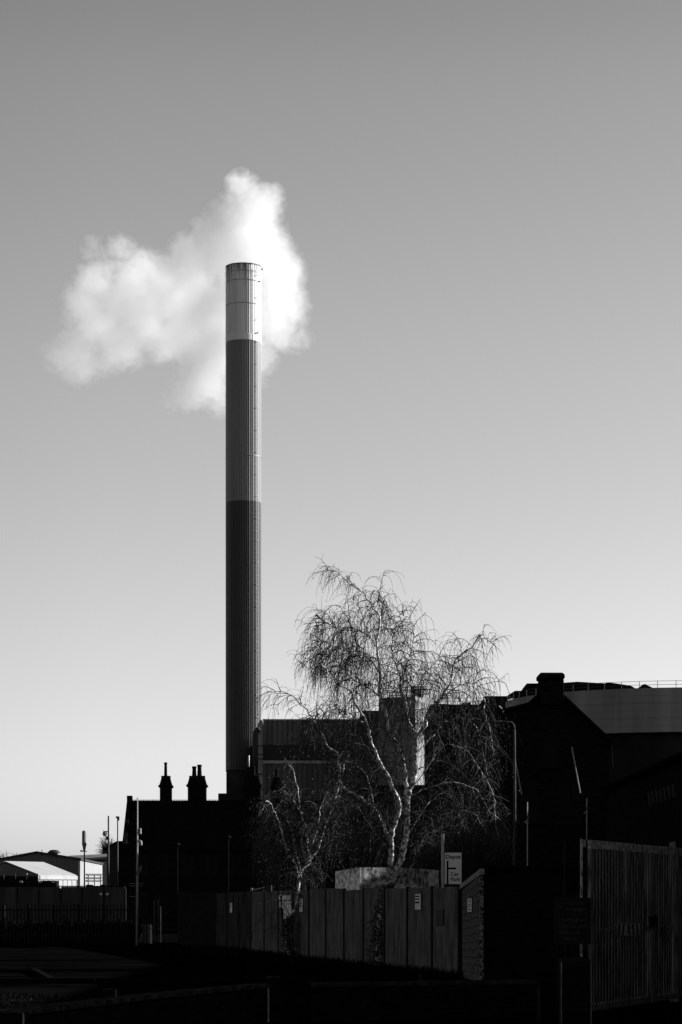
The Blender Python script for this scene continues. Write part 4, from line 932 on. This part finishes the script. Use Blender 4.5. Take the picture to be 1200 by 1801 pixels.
def birch(root, limbs, Y, seed, dens=1.0, twr=.0046, LS=1.0):
    rr = random.Random(seed); wood = MB(); twig = MB(); cat = MB()
    def rv(): return Vector((rr.gauss(0, 1), rr.gauss(0, 1), rr.gauss(0, 1)))
    ntw = 0
    for (pl_, r0, r1, yo, dn_) in limbs:
        n = len(pl_); pts = []
        for i, (x_, y_) in enumerate(pl_):
            f = i/(n-1); pts.append(P(x_, y_, Y+yo[0]+(yo[1]-yo[0])*f))
        pts = [p+(rv()*.045 if 0 < i < len(pts)-1 and r0 < .1 else Vector()) for i, p in enumerate(pts)]
        pts = smooth_poly(pts, 5)
        pts = [p+rv()*.014 for p in pts]
        m_ = len(pts); rad = [(r0+(r1-r0)*(i/(m_-1))**.8)*1.0*LS for i in range(m_)]
        wood.tube(pts, rad, 8 if r0 > .04 else 5)
        # secondaries
        L_ = 0; acc_ = 0
        tot = sum((pts[i+1]-pts[i]).length for i in range(m_-1))
        for i in range(m_-1):
            seg = pts[i+1]-pts[i]; sl_ = seg.length; L_ += sl_; acc_ += sl_
            f = L_/tot
            sp = .082/dens/max(dn_, .01)
            if dn_ <= 0: continue
            while acc_ > sp:
                acc_ -= sp
                if f < .12: continue
                tan = seg.normalized(); side = rv(); side = (side-tan*side.dot(tan)).normalized()
                side.y *= .8
                d = (tan*.5+side*.8+UP*.08).normalized()
                ln = rr.uniform(.40, 1.35)*(1.15-.8*f)
                p = pts[i]+seg*rr.random(); sp_pts = [p.copy()]; step_ = .11; ns = max(3, int(ln/step_)); 
                for s_ in range(ns):
                    d = (d+rv()*.10+Vector((0, 0, -.10-.10*s_/ns))).normalized(); p = p+d*step_; sp_pts.append(p.copy())
                rb = max(r1*.6, rr.uniform(.006, .012))
                twig.tube(sp_pts, [rb+(twr-rb)*k_/ns for k_ in range(ns+1)], 4, False)
                # hanging twigs
                for s_ in range(1, ns+1):
                    for _ in range(rr.choice((1, 2, 2))):
                        ll_ = rr.uniform(.25, 1.15)*(1.0 if f < .8 else .6); ts = .10; nt_ = max(2, int(ll_/ts))
                        dd = (d*.5+rv()*.45+Vector((0, 0, -.15))).normalized(); q_ = sp_pts[s_].copy(); tp_ = [q_.copy()]
                        for k_ in range(nt_):
                            dd = (dd+rv()*.13+Vector((-.02, 0, -.32))).normalized(); q_ = q_+dd*ts; tp_.append(q_.copy())
                        twig.tube(tp_, [twr*(1-.5*k_/nt_) for k_ in range(nt_+1)], 3, False); ntw += 1
                        for k_ in range(1, nt_+1):
                            if rr.random() < .6:
                                c_ = tp_[k_]; e1 = rv().normalized()*rr.uniform(.008, .016); e2 = Vector((rr.uniform(-.008, .008), rr.uniform(-.008, .008), -rr.uniform(.018, .04)))
                                cat.add([c_-e1, c_+e1, c_+e2], [(0, 1, 2)])
    wood.build('trunk', M['bark'], root, smooth=True)
    twig.build('twigs', M['twig'], root); cat.build('catkins', M['catkin'], root)
    return ntw
TB = 61.5
big = thing('birch_tree', (PX(667, TB), TB, 0), 'largest weeping bare birch, its white trunk dividing above the middle of the fence', 'tree', 'weeping birches in front of the fence')
limbs = [
 ([(666,1704),(669,1672),(667,1645),(671,1615),(680,1580),(690,1556),(697,1537),(707,1508),(712,1483),(716,1454),(717,1421),(719,1396),(727,1371),(731,1325),(731,1292)], .12, .05, (0, .3), .2),
 ([(731,1292),(722,1267),(712,1237),(707,1217),(697,1183),(688,1150),(690,1118),(684,1095)], .04, .008, (.3, .9), .8),
 ([(707,1217),(712,1170),(722,1130),(725,1105),(712,1085),(700,1084)], .018, .004, (.4, .9), 1.2),
 ([(731,1296),(741,1275),(753,1258),(766,1237),(795,1200),(807,1167),(828,1137),(845,1121),(858,1119),(873,1131)], .04, .005, (.3, -.6), .75),
 ([(753,1262),(778,1229),(812,1200),(838,1203),(852,1222),(858,1252),(862,1290),(868,1337)], .016, .004, (.2, -1.2), .8),
 ([(714,1410),(712,1358),(703,1312),(687,1283),(676,1254),(668,1225),(667,1183),(662,1137),(660,1092),(657,1071),(637,1048),(612,1025),(592,1010),(574,1001)], .06, .005, (.3, .2), .95),
 ([(693,1552),(687,1525),(687,1496),(691,1458),(694,1420),(687,1379),(670,1342),(653,1304),(641,1271),(624,1237),(616,1212),(587,1192),(557,1171),(540,1180)], .08, .006, (0, -1.6), .6),
 ([(684,1478),(662,1433),(624,1400),(603,1378),(595,1333),(574,1312),(553,1267),(532,1237),(503,1217),(472,1216)], .05, .006, (-.1, .9), .7),
 ([(686,1490),(670,1446),(661,1412),(648,1378),(636,1355),(618,1348),(600,1345),(585,1352)], .016, .006, (0, -1.0), .7),
 ([(700,1545),(724,1522),(737,1491),(762,1468),(795,1440),(822,1425),(845,1440),(858,1470)], .016, .005, (0, -1.2), 1.1),
 ([(662,1137),(637,1117),(616,1108),(585,1092),(562,1083),(556,1100)], .018, .004, (.3, 1.0), 1.5),
 ([(666,1183),(649,1158),(620,1146),(599,1142),(570,1134),(552,1145),(545,1165)], .018, .004, (.3, -1.0), 1.5),
 ([(720,1390),(755,1345),(785,1318),(818,1318),(842,1345),(860,1392),(872,1440),(878,1480)], .016, .005, (.3, -1.5), .9),
 ([(722,1400),(760,1385),(800,1375),(835,1392),(860,1420),(885,1450),(897,1480)], .016, .005, (.3, 1.2), 1.0),
 ([(733,1325),(760,1295),(790,1270),(818,1262),(840,1285),(852,1330),(860,1370)], .016, .004, (.3, 1.6), 1.1),
 ([(690,1300),(720,1240),(745,1195),(775,1160),(790,1150),(800,1160)], .018, .004, (.3, 1.3), 1.0),
 ([(668,1225),(640,1205),(612,1190),(590,1160),(575,1150),(562,1165)], .018, .004, (.3, 1.2), 1.3),
 ([(641,1271),(610,1262),(580,1250),(552,1262),(540,1290)], .016, .004, (-1, -2), 1.2),
 ([(715,1440),(690,1380),(660,1330),(640,1310),(610,1315),(590,1345)], .016, .004, (.2, 1.8), 1.2),
 ([(712,1483),(745,1430),(770,1400),(800,1410),(815,1450)], .016, .004, (.2, 1.6), 1.2),
 ([(687,1500),(655,1450),(625,1425),(600,1430),(585,1460)], .016, .004, (-.1, 1.6), 1.1),
 ([(657,1071),(664,1055),(672,1050),(680,1062)], .010, .003, (.2, .5), 1.2),
]
nt1 = birch(big, limbs, TB, 7, 1.15, LS=1.05)
TS = 72.0
sml = thing('birch_tree', (PX(512, TS), TS, 0), 'smaller slim bare birch standing left of the largest one', 'tree', 'weeping birches in front of the fence')
limbs2 = [
 ([(513,1690),(511,1665),(505,1640),(508,1622),(519,1598),(528,1570),(532,1542),(541,1517),(541,1487),(539,1458),(531,1430),(520,1396),(515,1362),(505,1345)], .095, .012, (0, .3), .55),
 ([(524,1575),(520,1533),(507,1496),(491,1454),(480,1425),(468,1412),(458,1420),(452,1440)], .055, .005, (0, -.8), .7),
 ([(541,1517),(557,1492),(570,1458),(583,1420),(591,1396),(600,1366),(604,1340),(615,1328)], .045, .006, (0, .8), .7),
 ([(541,1487),(530,1440),(512,1405),(496,1392),(480,1392),(468,1404)], .022, .004, (.1, .9), .8),
 ([(531,1545),(520,1500),(512,1470),(505,1440),(490,1425)], .03, .004, (0, 1.2), .7),
 ([(545,1500),(560,1450),(565,1420),(580,1400),(600,1405),(610,1430)], .022, .004, (0, -1.2), .8),
 ([(507,1496),(490,1475),(475,1465),(462,1480)], .018, .004, (-.3, .8), 1.2),
]
nt2 = birch(sml, limbs2, TS, 17, 1.9, LS=.72)
# ivy on trunk feet
def ivy(root, pts, Y, seed, count, spread):
    rr = random.Random(seed); b = MB(); PP = smooth_poly([P(x_, y_, Y) for x_, y_ in pts], 6)
    for i in range(count):
        f = rr.random()**1.4; c_ = PP[min(int(f*len(PP)), len(PP)-1)]; s_ = spread*(1-.55*f)
        p = c_+Vector((rr.gauss(0, s_), rr.gauss(0, s_)-.08, rr.gauss(0, .06))); p.z = max(p.z, .02)
        a_ = Vector((rr.gauss(0, 1), rr.gauss(0, 1), rr.gauss(0, 1))).normalized()*.03; c2 = Vector((rr.gauss(0, 1), rr.gauss(0, 1), rr.gauss(0, 1))).normalized()*.03
        b.add([p-a_, p+c2, p+a_, p-c2], [(0, 1, 2, 3)])
    b.build('ivy', M['ivy'], root)
ivy(big, [(666,1702),(669,1672),(667,1645),(671,1615),(680,1580),(684,1562)], TB, 1, 2600, .17)
ivy(sml, [(513,1688),(511,1665),(505,1640),(510,1615)], TS, 2, 1300, .16)

# distant bare bushes at the far left and behind the outbuilding
def bush(px_, ytop, Y, wpx, seed, label):
    rt = thing('bare_tree', (PX(px_, Y), Y, 0), label, 'tree', 'distant bare trees on the left')
    rr = random.Random(seed); tb = MB(); cb2 = MB(); base = Vector((PX(px_, Y), Y, 0)); H = PZ(ytop, Y); W_ = wpx/F*Y
    tb.tube([base, base+UP*H*.45], [.22, .14], 6)
    for i in range(34):
        a_ = rr.uniform(0, 6.28); tgt = base+Vector((math.cos(a_)*W_*rr.random()*.5, math.sin(a_)*W_*rr.random()*.5, H*rr.uniform(.7, 1)))
        s_ = base+UP*H*rr.uniform(.3, .45); mid = s_.lerp(tgt, .5)+Vector((rr.gauss(0, .2), rr.gauss(0, .2), .1)); tb.tube([s_, mid, tgt], [.07, .05, .02], 4, False)
        for k_ in range(26):
            p = mid.lerp(tgt, rr.random()); q_ = p+Vector((rr.gauss(0, .5), rr.gauss(0, .5), abs(rr.gauss(0, .5)))); cb2.tube([p, p.lerp(q_, .5)+Vector((0, 0, .08)), q_], [.025, .02, .012], 3, False)
    tb.build('trunk', M['shrub'], rt); cb2.build('crown', M['shrub'], rt)
bush(4, 1497, 420, 36, 1, 'hazy bare tree top over the warehouse roof at the left edge')
bush(26, 1502, 440, 26, 2, 'lower bare tree top next to the left edge one')
bush(187, 1469, 300, 22, 3, 'bare tree top behind the dome camera post')
print('twigs', nt1, nt2)
